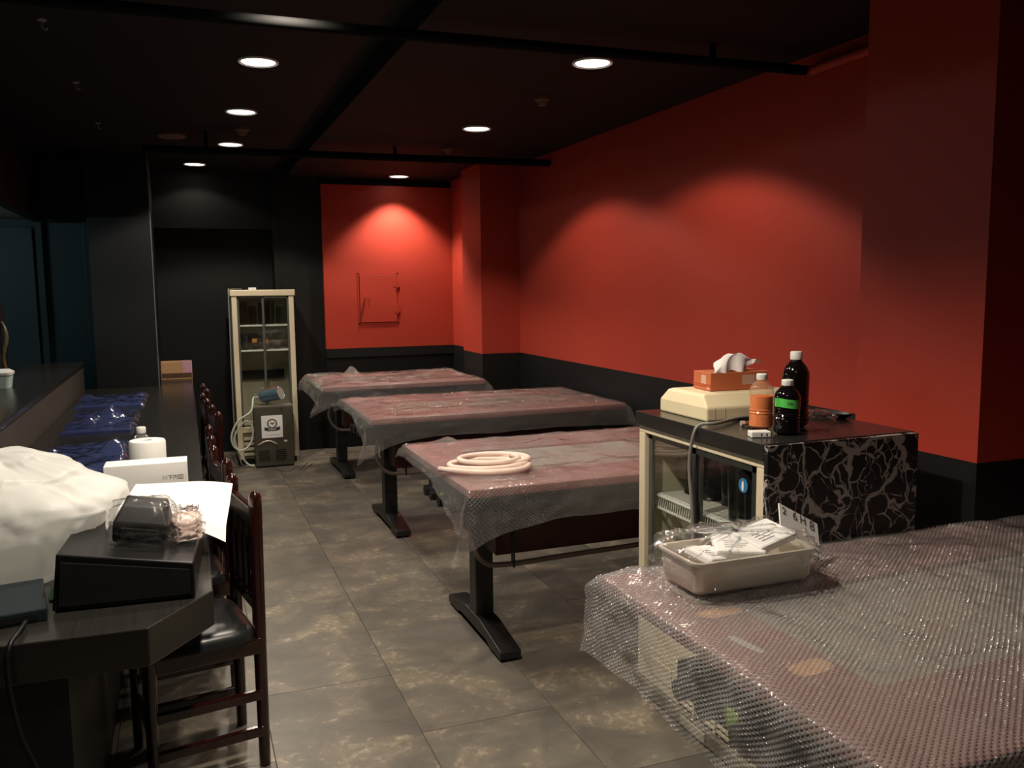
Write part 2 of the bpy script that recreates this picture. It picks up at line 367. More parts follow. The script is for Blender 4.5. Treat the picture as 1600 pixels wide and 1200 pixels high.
for i in range(-3, 6):
    x0 = .207 + i*TW; x1 = min(x0 + TW, WX)
    y = 3.165 - TL*4 + (-.47 if i % 2 else 0)
    while y < 8.3:
        ya, yb = max(y, .2), min(y+TL, 8.34)
        if yb - ya > .05: tile(x0, x1, ya, yb)
        y += TL
# right wall with its piers
two_tone('wall_right', [(WX, WX+.12, -2.5, YF+.1, 2.75)])
two_tone('wall_right_near_pier', [(2.268, WX+.02, 1.922, 2.44, 2.75)])
two_tone('wall_right_far_pier', [(2.335, WX+.02, 6.815, 7.32, 2.75), (2.47, WX+.02, 7.3, YF+.02, 2.75)])
# far wall: red panel standing proud, dark dado with a small ledge, black wall above
mb = MB(); mb.box(1.232, 2.47, YF, YF+.14, WZ, 2.455, 0); mb.box(1.232, 2.47, YF-.0, YF+.14, .86, WZ, 1); mb.box(1.232, 2.47, YF+.025, YF+.14, 0, .86, 1); mb.box(1.215, 2.47, YF+.05, YF+.14, 2.455, 2.75, 1)
struct(mb.build('wall_far', [RED, BLACKP]))
struct(MB().box(.86, 1.232, 8.12, 8.26, 0, 2.75).build('wall_far_black', BLACKP))
struct(MB().box(-.25, .86, 8.36, 8.5, 0, 2.75).box(.80, .86, 8.13, 8.37, 0, 2.75).build('wall_far_alcove', BLACKP))
struct(MB().box(-.25, .86, 8.24, 8.35, 2.05, 2.75).build('trim_1', BLACKP))
# service column at the end of the counter, with a metal corner strip
colx0, colx1, coly = -.655, -.203, 7.42
struct(MB().box(colx0, colx1, coly, 8.5, 0, 2.75).build('wall_column', BLACKP))
struct(MB().box(colx1-.006, colx1+.002, coly-.002, coly+.008, .74, 2.56).build('trim_2', TRIM))
# kitchen beyond the counter
struct(MB().box(-3.1, colx0, 8.0, 8.1, 0, 2.75).build('wall_kitchen', TEAL))
xk = [ony(140, 450, 7.9).x, ony(66, 450, 7.9).x]
struct(MB().box(xk[0]-.03, xk[0]+.02, 7.93, 7.995, 0, 2.4).build('trim_3', TEAL, bevel=.004))
struct(MB().box(xk[1]-.035, xk[1]+.02, 7.93, 7.995, 0, 2.2).build('trim_4', TEAL, bevel=.004))
struct(MB().box(-3.1, xk[1]-.045, 7.9, 7.99, 0, 2.02).build('door_1', TEAL, bevel=.004))
struct(MB().box(-3.2, -3.08, -2.5, 8.5, 0, 2.75).build('wall_left', GREYW))
struct(MB().box(-3.2, 4.2, -2.62, -2.5, 0, 2.75).build('wall_back', BLACKP))
# ceilings: left field, shadow slot, lower right soffit
struct(MB().box(-3.2, .80, -2.6, 8.6, ZL, ZL+.1).build('ceiling', CEIL))
struct(MB().box(.79, .93, -2.6, 8.6, ZL+.06, ZL+.16).build('ceiling_slot', CEIL))
struct(MB().box(.92, 4.2, -2.6, 8.6, ZR, ZR+.2).build('ceiling_soffit', CEIL))
# hanging fascia above the raised ledge, closing the kitchen off
fa = ony(64, 346, 7.8); fb = onx(0, 305, fa.x)
struct(MB().box(fa.x-.06, fa.x, -2.0, 7.85, fa.z, ZL).build('trim_5', BLACKP))
struct(MB().box(-3.08, fa.x-.06, 3.0, 7.99, fa.z+.03, fa.z+.1).build('ceiling_kitchen', GREYW))

# ------------------------------------------------------------------ downlights
LENS = mat('lit_lamp_lens', (.9, .9, .9), .5, emit=(1, .95, .86), estr=5)
def lamp_label(i):
    return ['round recessed downlight over the bar counter, next to the crossing pipe', 'round recessed downlight over the bar counter, second beyond the crossing pipe',
            'round recessed downlight by the small ceiling detector', 'round recessed downlight in front of the tall glass fridge alcove',
            'round recessed downlight partly covered by the black pipe', 'round recessed downlight above the middle wrapped table',
            'round recessed downlight right in front of the red hatch wall', 'round recessed downlight over the counter nearest the cash drawer',
            'round recessed downlight straight above the white bag', 'round recessed downlight over the aisle beside the table with the steel tray'][i]
for i, (x, y, z, k, tilt) in enumerate(LAMPS):
    t = thing('downlight', lamp_label(i), 'ceiling light', (x, y, z), 0, 'recessed ceiling downlights')
    ring = MB().lathe([(.078, 0), (.094, 0), (.094, -.006), (.088, -.009), (.078, -.004), (.078, 0)], 28); ring.build('trim_ring', WPLAST if i != 0 else WPLAST, t, smooth=30)
    MB().lathe([(.0001, -.0025), (.077, -.0025), (.077, -.001), (.0001, -.001)], 28).build('lens', LENS, t, smooth=30)
    ld = bpy.data.lights.new('downlight_beam', 'SPOT'); ld.energy = LAMP_W*k; ld.color = LAMP_COL; ld.spot_size = R(SPOT_DEG if i != 6 else 104); ld.spot_blend = .55 if i >= 6 else SPOT_BLEND; ld.shadow_soft_size = .05
    lo = bpy.data.objects.new('downlight_beam', ld); COL.objects.link(lo); lo.parent = t; lo.location = (0, 0, -.02); lo.rotation_euler = (R(tilt), 0, 0)
# kitchen fluorescent batten (off to the left, behind the fascia)
t = thing('fluorescent_batten', 'bluish fluorescent batten on the kitchen ceiling', 'ceiling light', (-2.2, 6.0, fa.z+.03))
MB().box(-.05, .05, -.6, .6, -.04, 0).build('housing', WPLAST, t, bevel=.005)
MB().tube([(0, -.58, -.06), (0, .58, -.06)], .016, 12).build('tube', mat('lit_fluorescent_tube', (.9,.9,.9), .5, emit=(.62, .9, 1), estr=80), t, smooth=30)

# ceiling fittings
def ceil_fit(u, v, z, r, hgt, m, name, label, cat, group=None, steps=True):
    p = onz(u, v, z)
    pr = [(r, 0), (r, -hgt*.35), (r*.75, -hgt*.5), (r*.55, -hgt), (.0001, -hgt)] if steps else [(r, 0), (r, -hgt*.6), (r*.9, -hgt), (.0001, -hgt)]
    t = thing(name, label, cat, p, 0, group)
    MB().lathe(pr[:3], 20).build('base', m, t, smooth=30)
    MB().lathe(pr[2:] if steps else [(r*.6, -hgt*.9), (r*.5, -hgt*1.25), (.0001, -hgt*1.25)], 20).build('cap', m, t, smooth=30)
FIT = mat('tan_ceiling_fitting', (.16, .10, .06), .6)
FITW = mat('pale_ceiling_hook', (.25, .25, .25), .6)
ceil_fit(268, 210, ZL, .095, .02, FIT, 'ceiling_speaker', 'wide brown round ceiling speaker over the end of the counter', 'speaker', steps=False)
ceil_fit(378, 200, ZL, .05, .045, FIT, 'smoke_detector', 'small stepped smoke detector between two counter downlights', 'smoke detector')
ceil_fit(847, 153, ZR, .04, .04, FIT, 'sprinkler_head', 'small brown sprinkler head beside the downlight cut by the pipe', 'sprinkler')
ceil_fit(700, 232, ZR, .04, .035, FIT, 'sprinkler_head', 'small brown sprinkler head close to the far crossing pipe', 'sprinkler')
for (u, v), lb in zip([(65, 30), (118, 128), (153, 192)], ['pale ceiling hook nearest the crossing pipe', 'pale ceiling hook, middle one of a row of three', 'pale ceiling hook nearest the dark column']):
    p = onz(u, v, ZL); t = thing('ceiling_hook', lb, 'hook', p, 0, 'pale hooks over the counter')
    MB().lathe([(.018, 0), (.018, -.004), (.010, -.008)], 14).build('plate', FITW, t, smooth=30)
    MB().tube([(0,0,-.006),(0,0,-.03),(.012,0,-.04),(.02,0,-.03)], .004, 8).build('hook', FITW, t, smooth=True)
# pipes under the ceiling
PZ = 2.44
pipe = thing('ceiling_pipe', 'black pipe hung across the room, turning red along the wall', 'pipe', (0, 3.25, PZ))
MB().tube([(-3.0, .02, 0), (.9, -.01, 0), (2.58, -.05, 0), (2.625, -.053, 0)], .021, 14).build('black_run', PIPEB, pipe, smooth=30)
MB().tube(smooth_path([(2.625, -.053, 0), (2.645, -.06, 0), (2.65, -.09, 0), (2.65, -.3, 0), (2.65, -.805, 0)], 6), .021, 14).build('red_run', RED, pipe, smooth=30)
for u, v in ((1122, 95), (105, 18)):
    p = onz(u, v, PZ)
    hb = MB().box(p.x-.012, p.x+.012, -.03, -.018, .0, (ZR if p.x > .9 else ZL)-PZ).build('hanger', PIPEB, pipe)
pipe2 = thing('ceiling_pipe', 'black pipe hung below the far end of the ceiling by the red pier', 'pipe', (0, 6.25, PZ))
MB().tube([(-.2, .08, 0), (.9, 0, 0), (2.33, -.07, 0), (2.67, -.09, 0)], .026, 14).build('black_run', PIPEB, pipe2, smooth=30)
for x in (.2, 1.5): MB().box(x-.012, x+.012, .02, .032, 0, (ZR if x > .9 else ZL)-PZ).build('hanger', PIPEB, pipe2)

# red painted access hatch on the far wall
hx0, hx1, hz0, hz1 = 1.558, 1.913, 1.185, 1.632
t = thing('access_hatch', 'red painted square hatch door flush in the far red wall', 'hatch', ((hx0+hx1)/2, YF, hz0))
hw, hh = (hx1-hx0)/2, hz1-hz0
fr = MB()
for a in ((-hw-.018, hw+.018, hh+.004, hh+.016), (-hw-.018, hw+.018, -.016, -.004), (-hw-.018, -hw-.004, -.016, hh+.016), (hw+.004, hw+.018, -.016, hh+.016)):
    fr.box(a[0], a[1], -.004, 0, a[2], a[3])
fr.build('frame', RED, t); MB().box(-hw, hw, -.011, -.0, 0, hh).build('door_panel', RED, t, bevel=.002)
MB().box(-hw-.004, hw+.004, -.002, 0, -.004, hh+.004).build('door_gap', mat('dark_red_gap', (.03, .004, .003), .8), t)
for z in (.12, .36): 
    MB().tube([(hw, -.015, z-.045), (hw, -.015, z+.045)], .008, 10).box(hw-.028, hw+.028, -.014, -.008, z-.03, z+.03).build('hinge', RED, t)
kn = MB().tube([(-hw+.055, -.01, .235), (-hw+.055, -.045, .235)], .013, 12).tube([(-hw+.055, -.04, .235), (-hw+.045, -.045, .17)], .006, 8); kn.build('latch_handle', RED, t, smooth=30)
# ------------------------------------------------------------------ bar counter
CZ = .74
cl = MB().prism([(-.744, 2.07), (-.11, 2.045), (.037, 2.25), (.045, 4), (.053, 8.1), (-.2, 8.1), (-.2, 7.4), (-.744, 7.4)], CZ-.092, CZ)
cl_o = tag(cl.build('bar_worktop', COUNTER, None, bevel=.003), 'long black bar worktop with a chamfered near corner', 'counter')
tag(MB().box(-.72, -.29, 2.14, 7.39, 0, CZ-.093).build('counter_cabinet', mat('counter_base', (.008, .008, .009), .5), None), 'black base carcass under the bar worktop', 'counter base')
ct = thing('bar_ledge', 'raised black ledge with brown riser along the back of the bar', 'ledge', (-.93, 4.7, 0))
MB().box(.168, .185, -2.7, 2.71, 0, .925).build('riser', RISER, ct)
MB().box(-.19, .195, -2.7, 2.71, .925, .955).build('ledge_top', COUNTER, ct, bevel=.003)
MB().box(-.15, .167, -2.6, 2.71, 0, .924).build('ledge_base', TEAL, ct)

# blue film covered induction plates let into the counter
def blue_pack(x0, x1, y0, y1, seed, label, bumps):
    t = thing('covered_hotplate', label, 'hotplate', ((x0+x1)/2, (y0+y1)/2, CZ), 0, 'hotplates under blue film along the counter')
    a, b_ = (x1-x0)/2, (y1-y0)/2
    MB().box(-a, a, -b_, b_, 0, .012).build('plate', BLUEP, t, bevel=.003)
    def fn(u, v):
        x, y = (u-.5)*2*(a+.025), (v-.5)*2*(b_+.03); q = Vector((x*9+seed, y*7, seed))
        z = .016 + .018*abs(noise.noise(q)) + .013*noise.turbulence(q*1.3, 3, True)
        for (bx, by, bh, bw) in bumps: z += bh*math.exp(-((x-bx)**2+(y-by)**2*.35)/bw**2)
        e = max(abs(x)-a, abs(y)-b_)
        if e > 0: z = max(.001, z - e*1.0)
        return (x, y, z)
    MB().grid(fn, 50, 60).build('film_cover', BLUEF, t, smooth=True)
blue_pack(-.68, -.29, 6.16, 6.78, 3, 'blue film covered hotplate at the column end of the counter', [(-.17, .1, .03, .06)])
blue_pack(-.64, -.30, 5.06, 5.82, 11, 'blue film covered hotplate with a bulging crumpled top', [(.05, .05, .07, .07), (-.05, -.1, .04, .06)])
blue_pack(-.62, -.285, 3.93, 4.60, 19, 'blue film covered hotplate behind the white roll and bottle', [(.13, .1, .05, .05)])
# brown parcel on the far end of the counter
pl = onz(250, 594, CZ); 
t = thing('parcel', 'brown cardboard parcel with pink label at the end of the bar', 'parcel', (-.075, 7.98, CZ))
MB().box(-.125, .125, -.09, .09, 0, .15).build('carton', BROWNP, t, bevel=.004)
MB().box(.05, .1257, -.0915, .0, .055, .1515).build('label_sticker', PINKP, t)
MB().box(-.12, .12, -.0908, -.09, .012, .055).build('dark_band', mat('brown_tape', (.10, .055, .03), .5), t)

# ------------------------------------------------------------------ chairs
def make_chair(label):
    t = thing('dining_chair', label, 'chair', (0,0,0), 0, 'mahogany chairs lined up along the bar')
    # back posts at local x=0, seat towards -x
    w_ = .15
    for s in (-1, 1):
        MB().tube([(0, s*w_, 0), (0, s*w_, .40), (.004, s*w_, .84), (.004, s*w_, .868), (.004, s*w_, .880), (.004, s*w_, .887)], [.017, .020, .020, .0195, .014, .004], 14).build('back_post', MAHOG, t, smooth=40)
        MB().tube([(-.33, s*.17, 0), (-.325, s*.17, .42)], [.015, .02], 12).build('leg', MAHOG, t, smooth=40)
        MB().box(-.33, 0, s*.16-.012, s*.16+.012, .375, .425).build('seat_rail', MAHOG, t, bevel=.004)
        for z in (.12, .24): MB().box(-.325, 0, s*.16-.010, s*.16+.010, z-.016, z+.016).build('side_stretcher', MAHOG, t, bevel=.004)
    MB().box(-.012, .012, -w_, w_, .77, .835).build('top_rail', MAHOG, t, bevel=.006)
    MB().box(-.010, .010, -w_, w_, .50, .54).build('lower_rail', MAHOG, t, bevel=.005)
    for k in (-.075, 0, .075): MB().box(-.007, .007, k-.018, k+.018, .53, .78).build('back_slat', MAHOG, t, bevel=.003)
    MB().box(-.342, -.316, -.17, .17, .37, .42).build('seat_rail', MAHOG, t, bevel=.004)
    MB().box(-.335, -.315, -.17, .17, .16, .19).build('front_stretcher', MAHOG, t, bevel=.004)
    def seat(u, v):
        a = 2*PI*u; k = math.sin(v*PI/2)**.6 if v < .999 else 1
        c, s_ = math.cos(a), math.sin(a); e = .35
        sx = abs(c)**e*(1 if c > 0 else -1); sy = abs(s_)**e*(1 if s_ > 0 else -1)
        return (-.175 + sx*.17*k, sy*.185*k, .425 + .055*math.cos(v*PI/2)**.7)
    MB().grid(seat, 40, 10).add([], []).build('seat', SEATM, t, smooth=True, weld=True)
    return t
chairs = [((.148, 2.84, 0), 10, 'mahogany chair at the chamfered near corner of the bar'),
          ((.10, 3.42, 0), 7, 'mahogany chair, second from the chamfered end of the bar'),
          ((.082, 3.98, 0), 0, 'mahogany chair, third from the chamfered end of the bar'),
          ((.128, 4.72, 0), 4, 'mahogany chair pulled out a little, fourth from the chamfered bar end'),
          ((.092, 5.30, 0), 3, 'mahogany chair, fifth from the chamfered end of the bar'),
          ((.105, 5.86, 0), 3, 'mahogany chair at the parcel end of the bar')]
ch0 = make_chair(chairs[0][2]); ch0.location = chairs[0][0]; ch0.rotation_euler = (0,0,R(chairs[0][1]))
for loc, rz, lb in chairs[1:]: dup(ch0, loc, R(rz), lb)

# ------------------------------------------------------------------ wrapped teppan tables
TZ = .755
def make_table(L_, W_, label):
    t = thing('griddle_table', label, 'table', (0,0,0), 0, 'griddle tables in bubble wrap')
    l, w2 = L_/2, W_/2; pl_, pw = l-.20, .24
    boards = [((-l, -pl_), (-w2, w2)), ((pl_, l), (-w2, w2)), ((-pl_, pl_), (-w2, -pw)), ((-pl_, pl_), (pw, w2))]
    for (xa, xb), (ya, yb) in boards: MB().box(xa+.0005, xb-.0005, ya+.0005, yb-.0005, TZ-.032, TZ).build('top_board', WOODR, t, bevel=.003)
    MB().prism(rr_poly(pl_-.002, pw-.002, .05), TZ-.03, TZ-.010).build('griddle_plate', IRON, t, bevel=.004)
    MB().box(-pl_-.03, pl_+.03, -pw-.05, pw+.05, .60, TZ-.033).build('burner_housing', BLK, t, bevel=.004)
    MB().box(-pl_-.0, pl_+.0, -pw+.02, pw-.02, .40, .60).build('lower_housing', MAROON, t, bevel=.004)
    for s in (-1, 1):
        x = s*(l-.21)
        MB().box(x-.04, x+.04, -.045, .045, .07, .60).build('leg', BLK, t, bevel=.004)
        MB().prism([(-.36,.012),(-.36,.045),(-.10,.085),(.10,.085),(.36,.045),(.36,.012),(.22,.012),(.18,.028),(-.18,.028),(-.22,.012)], x-.045, x+.045, 'x').build('foot', BLK, t, bevel=.004)
        for yy in (-.32, .32): MB().lathe([(.02, 0), (.02, .012)], 12, (x, yy, 0)).build('foot_pad', BLKPL, t)
    kp = MB().box(-l+.03, -l+.20, -.18, .18, .585, .66).build('control_panel', BLK, t, bevel=.003)
    for yy in (.12, .03, -.09):
        MB().tube([(-l+.03, yy, .62), (-l-.005, yy, .62)], [.026, .024], 16).build('knob', BLKPL, t, smooth=30)
    MB().box(-l+.026, -l+.03, -.055, -.015, .60, .64).build('lime_tag', LIME, t)
    MB().tube(smooth_path([(-l+.08, -.30, .60), (-l+.07, -.30, .50), (-l+.12, -.30, .41), (-l+.22, -.295, .385), (-l+.5, -.29, .388), (0, -.28, .39), (l-.4, -.28, .40)], 8), .011, 10).build('gas_hose', HOSE, t, smooth=True)
    MB().box(-l+.245, -l+.251, -.31, -.28, .371, .60).build('hose_strap', BLKPL, t)
    return t
TW_ = 1.0
tables = [  # centre x, centre y, length
    (1.79, 5.31, 1.64, 'maroon griddle table wrapped in bubble film between two other wrapped tables'),
    (1.775, 3.455, 1.64, 'maroon griddle table with the coil of white hose on it'),
    (1.795, 1.425, 1.64, 'maroon griddle table carrying the steel tray'),
    (1.615, 7.06, 1.30, 'short maroon griddle table below the red hatch wall')]
t0 = make_table(1.64, TW_, tables[0][3]); t0.location = (tables[0][0], tables[0][1], 0)
for x, y, L_, lb in tables[1:3]: dup(t0, (x, y, 0), 0, lb)
t1 = make_table(1.30, TW_, tables[3][3]); t1.location = (tables[3][0], tables[3][1], 0)

def make_wrap(tb, left, right, near, far, label, seed, amp=.006, res=.02, ear=.3, lumps=(), m=None):
    """left/right: skirt length at (near, far) corner; near: at (left, middle, right); far: one length"""
    cx, cy, L_, _ = tb; l, w2 = L_/2, TW_/2
    oL, oR, oN, oF = max(left), max(right), max(near), far
    su0, su1, sv0, sv1 = -l-oL, l+oR, -w2-oN, w2+oF
    nu, nv = int((su1-su0)/res), int((sv1-sv0)/res)
    pl_, pw = l-.20, .24
    def fn(u, v):
        s, t_ = su0+(su1-su0)*u, sv0+(sv1-sv0)*v
        sx = -1 if s < 0 else 1; sy = -1 if t_ < 0 else 1
        x = min(max(s, -l), l); y = min(max(t_, -w2), w2)
        dx = max(-l-s, s-l, 0)/(oL if sx < 0 else oR); dy = max(-w2-t_, t_-w2, 0)/(oN if sy < 0 else oF)
        q = Vector((s*5+seed, t_*5+seed*1.7, seed)); nz = noise.noise(q); tb_ = noise.turbulence(q*2.3, 3, True); n2 = noise.noise(q*3.1)
        kf = (y/w2+1)/2; a_, b_ = left if sx < 0 else right; dx *= a_ + (b_-a_)*min(1, kf*2.2)
        if sy < 0:
            sc = x/l; e_ = near[0] if sc < 0 else near[2]; dy *= near[1] + (e_-near[1])*abs(sc)**5
        else: dy *= far
        if dx: dx *= 1+.12*nz
        if dy: dy *= 1+.12*nz
        mn, mxx = min(dx, dy), max(dx, dy)
        out = lambda d: .006 + .010*(1-math.exp(-d/.02)) + d*.09
        edge = min(l-abs(x), w2-abs(y)); z = TZ + .004
        z += amp*max(0, nz*1.2+.4)*min(1, edge/.05 + .35) + amp*.9*tb_*min(1, edge/.04+.3) + amp*.35*max(0, n2)
        if abs(x) < pl_ and abs(y) < pw:
            k = min(1, min(pl_-abs(x), pw-abs(y))/.06); z -= .0085*k*k*(3-2*k); z = max(z, TZ-.0085)
        for (bx, by, bh, bw) in lumps: z += bh*math.exp(-((x-bx)**2+(y-by)**2)/bw**2)*(1+.8*nz)*(1 if dx == 0 and dy == 0 else .3)
        if dx > 0: x += sx*(out(dx) + mn*ear*(1+.5*nz) + .012*tb_*min(1, dx/.03) + .010*n2*min(1, dx/.05))
        if dy > 0: y += sy*(out(dy) + mn*ear*(1-.5*nz) + .012*tb_*min(1, dy/.03) + .010*n2*min(1, dy/.05))
        return (x, y, z - mxx - mn*.25)
    mb = MB().grid(fn, nu, nv, lambda u, v: (su0+(su1-su0)*u, sv0+(sv1-sv0)*v))
    o = mb.build('bubble_wrap', m or BUB, None, smooth=True, loc=(cx, cy, 0))
    return tag(o, label, 'bubble wrap', 'bubble wrap sheets over the tables')
make_wrap(tables[0], (.17, .045), (.12, .05), (.20, .12, .14), .08, 'bubble wrap sheet over the table between two other wrapped tables', 2.3, amp=.008)
make_wrap(tables[1], (.19, .05), (.05, .05), (.22, .14, .10), .06, 'bubble wrap sheet under the coil of white hose', 7.9, amp=.010, lumps=((-.62, .42, .035, .05), (.1, .1, .02, .08), (-.2, .2, .015, .1)))
make_wrap(tables[2], (.24, .20), (.05, .05), (.20, .15, .12), .03, 'bubble wrap sheet under the steel tray, with brown tape patches', 13.1, ear=.2, amp=.008, res=.014, lumps=((-.75, .44, .03, .06),), m=BUB2)
make_wrap(tables[3], (.16, .13), (.06, .05), (.18, .11, .14), .06, 'crumpled bubble wrap sheet over the table below the red hatch', 23.7, ear=.5, amp=.014, lumps=((-.30, .18, .07, .06), (-.5, .1, .03, .1)))
# extra hanging flap at the corner of the hose table
# brown tape patches and a paper strip lying on the near wrapped table
def patch(u0, v0, sx, sy, rz, m, label, name, cat, z=TZ+.0005):
    p = onz(u0, v0, z); pts = []
    for k in range(14):
        a = 2*PI*k/14; c, s_ = math.cos(a), math.sin(a); e = .6; rr = 1+.12*noise.noise(Vector((k*1.3, u0, 0)))
        pts.append((abs(c)**e*(1 if c > 0 else -1)*sx/2*rr, abs(s_)**e*(1 if s_ > 0 else -1)*sy/2*rr))
    o = MB().prism(pts, 0, .0008).build(name, m, None, loc=p); o.rotation_euler = (0, 0, R(rz)); return tag(o, label, cat, 'patches on the near bubble wrap' if cat == 'tape' else None)
patch(1125, 957, .115, .05, 4, CARD, 'brown tape patch closest to the steel tray', 'tape_patch', 'tape')
patch(1267, 1043, .10, .055, 10, CARD, 'brown tape patch farther from the steel tray', 'tape_patch', 'tape')
patch(1165, 1007, .022, .10, 8, mat('grey_paper_strip', (.4, .38, .38), .6), 'grey paper strip between the two brown tape patches', 'paper_strip', 'paper')
# coil of pinkish white hose
cc = onz(768, 729, TZ+.02); pts = []
for k in range(160):
    f_ = k/160; a = 2*PI*k/46 + .9; turn = k/46
    rr = .150 - .022*turn*.5; z = .014 + .009*turn
    pts.append((rr*1.1*math.cos(a) + .018*math.sin(turn*2.2), rr*.80*math.sin(a) + .022*math.sin(turn*1.7+1), z))
e_ = Vector(pts[0]); pts = [e_ + Vector((.11, -.075, -.002)), e_ + Vector((.06, -.035, 0))] + pts
coil = MB().tube(pts, .0115, 12).build('hose_coil', PINKHOSE, None, smooth=True, loc=(cc.x, cc.y, TZ+.012)); coil.rotation_euler = (0,0,R(165))
tag(coil, 'coil of pinkish white hose lying on the wrapped table', 'hose')

# ------------------------------------------------------------------ steel tray with contents in clear film
tx, ty = 1.255, 1.735
TT = TZ + .022
t = thing('steel_tray', 'rectangular steel tray in clear plastic bag on the near wrapped table', 'tray', (tx, ty, TT))
a, b_, hh = .172, .085, .08
def loft(rings, close=True):
    mb = MB(); n = len(rings[0]); v = [p for r_ in rings for p in r_]; f = []
    for i in range(len(rings)-1):
        for j in range(n): f.append((i*n+j, i*n+(j+1)%n, (i+1)*n+(j+1)%n, (i+1)*n+j))
    if close: f.append(tuple(range(n))[::-1]); f.append(tuple((len(rings)-1)*n+j for j in range(n)))
    return mb.add(v, f)
rg = lambda a, b, r, z: [(x, y, z) for x, y in rr_poly(a, b, r)]
loft([rg(a-.012, b_-.012, .02, 0), rg(a-.004, b_-.004, .022, .01), rg(a, b_, .022, hh-.008), rg(a+.007, b_+.007, .026, hh-.006), rg(a+.007, b_+.007, .026, hh), rg(a-.002, b_-.002, .02, hh), rg(a-.012, b_-.012, .02, .008)]).build('tray_body', STEEL, t, smooth=35)
pk = [(-.085, -.005, 20, .10, .085), (-.005, -.01, -25, .12, .095), (.075, -.005, 12, .13, .10)]
for i, (x, y, rz, ln, wd) in enumerate(pk):
    p = thing('paper_packet', ['folded white paper packet at the bubble wrap end of the steel tray', 'printed white packet in the middle of the steel tray', 'white packet leaning on the lettered card in the steel tray'][i], 'packet', (tx+x, ty+y, TT+hh-.024+.016*i), R(rz), 'packets in the steel tray')
    o = MB().box(-ln/2, ln/2, -wd/2, wd/2, 0, .022).build('envelope', PAPER, p, bevel=.006); o.rotation_euler = (R(10), R(10-9*i), 0)
    g = MB()
    for k in range(4): g.box(-ln*.3, ln*(.05+.08*(k % 3)), -wd*.28+k*wd*.11, -wd*.265+k*wd*.11, .0222, .0228)
    o2 = g.build('print_lines', INKG, p); o2.rotation_euler = o.rotation_euler
cp = thing('lettered_card', 'white card with grey figures sticking up from the steel tray', 'card', ony(1250, 828, 1.775), 0)
co = MB().box(-.075, .070, -.0015, .0015, -.055, .048).build('card', PAPER, cp); co.rotation_euler = (R(-38), R(29), R(0))
for ch_, x, z, s_ in (('2', -.058, .030, .030), ('6', -.018, .032, .036), ('H', .012, .033, .034), ('8', .046, .030, .040)):
    text_obj('lettering', ch_, s_, INKG, cp, co.rotation_euler.to_matrix().to_4x4() @ Matrix.Translation((x, -.0021, z)) @ Matrix.Rotation(R(90), 4, 'X'))
def crumple(name, a, b, h, seed, m, label, cat, loc, amp=.02, n=60, top_pow=.5, parent=None, lean=(0, 0), flare=1.12):
    def fn(u, v):
        q = 2*PI*u; c, s_ = math.cos(q), math.sin(q); e = .45
        k = 1 if v < .6 else math.cos((v-.6)/.4*PI/2)**top_pow
        zz = h*(v/.6)*.6 if v < .6 else h*(.6+.4*math.sin((v-.6)/.4*PI/2))
        fl_ = flare - (flare-1)*min(1, v/.25)
        x = abs(c)**e*(1 if c > 0 else -1)*a*k*fl_; y = abs(s_)**e*(1 if s_ > 0 else -1)*b*k*fl_
        p = Vector((c*2.2+seed, s_*2.2, v*3.2+seed)); d = noise.turbulence(p*1.6, 4, True)-.45
        x += c*d*amp*2*min(1, v*6); y += s_*d*amp*2*min(1, v*6); zz += d*amp*1.6*min(1, v*3)
        return (x+lean[0]*zz, y+lean[1]*zz, max(zz, .0))
    o = MB().grid(fn, n, n//2).build(name, m, parent, smooth=True, weld=True, loc=loc)
    if not parent: tag(o, label, cat)
    return o
crumple('clear_bag', .205, .108, .135, 4.1, CLEAR, 'clear crumpled plastic bag around the steel tray', 'plastic bag', (tx-.005, ty, TT-.012), amp=.016, n=90)

# ------------------------------------------------------------------ counter-height glass door fridge
fx0, fx1, fy0, fy1, fz = 1.53, 2.075, 1.985, 2.715, 1.05
fr_ = thing('display_fridge', 'low cream fridge with sliding glass doors and black marbled side', 'fridge', (fx0, fy0, 0))
D, Wd = fx1-fx0, fy1-fy0     # local x: depth, local y: width; doors face -x
mb = MB(); tk = .035
mb.box(.03, D, 0, tk, .06, 1.0); mb.box(.03, D, Wd-tk, Wd, .06, 1.0); mb.box(D-tk, D, tk, Wd-tk, .06, 1.0); mb.box(.03, D-tk, tk, Wd-tk, .96, 1.0); mb.box(.03, D-tk, tk, Wd-tk, .06, .30)
mb.build('cabinet_body', CREAMD, fr_)
MB().box(-.010, D, -.018, -.002, .02, fz-.003).build('marbled_side_panel', MARBLE, fr_, bevel=.001)
MB().box(-.012, D+.0, -.0015, Wd+.01, 1.0, fz).build('top_plate', COUNTER, fr_, bevel=.003)
MB().box(0, .03, 0, Wd, .975, 1.0).build('top_rail', CREAM, fr_, bevel=.003)
MB().box(0, .03, 0, .045, .06, .975).build('front_post', CREAM, fr_, bevel=.003)
MB().box(0, .03, Wd-.04, Wd, .06, .975).build('front_post', CREAM, fr_, bevel=.003)
MB().box(0, .03, .045, Wd-.04, .20, .30).build('lower_fascia', CREAM, fr_, bevel=.003)
MB().box(.0, .03, Wd-.28, Wd-.04, .06, .199).build('kick_panel', CREAM, fr_, bevel=.003)
MB().box(-.004, .0, Wd-.24, Wd-.10, .10, .165).build('panel_relief', CREAM, fr_, bevel=.002)
for k in range(6): 
    o = MB().box(0, .022, .045, Wd-.281, .075+k*.021, .084+k*.021).build('grille_slat', CREAM, fr_)
for k in range(3): MB().box(-.006, .0, .10+k*.12, .112+k*.12, .066, .196).build('grille_bar', CREAM, fr_)
MB().box(-.012, .02, 0, Wd, .012, .058).build('base_rail', mat('greige_base', (.20, .18, .13), .5), fr_, bevel=.003)
MB().box(.02, D, .02, Wd-.02, 0, .06).build('plinth', BLK, fr_)
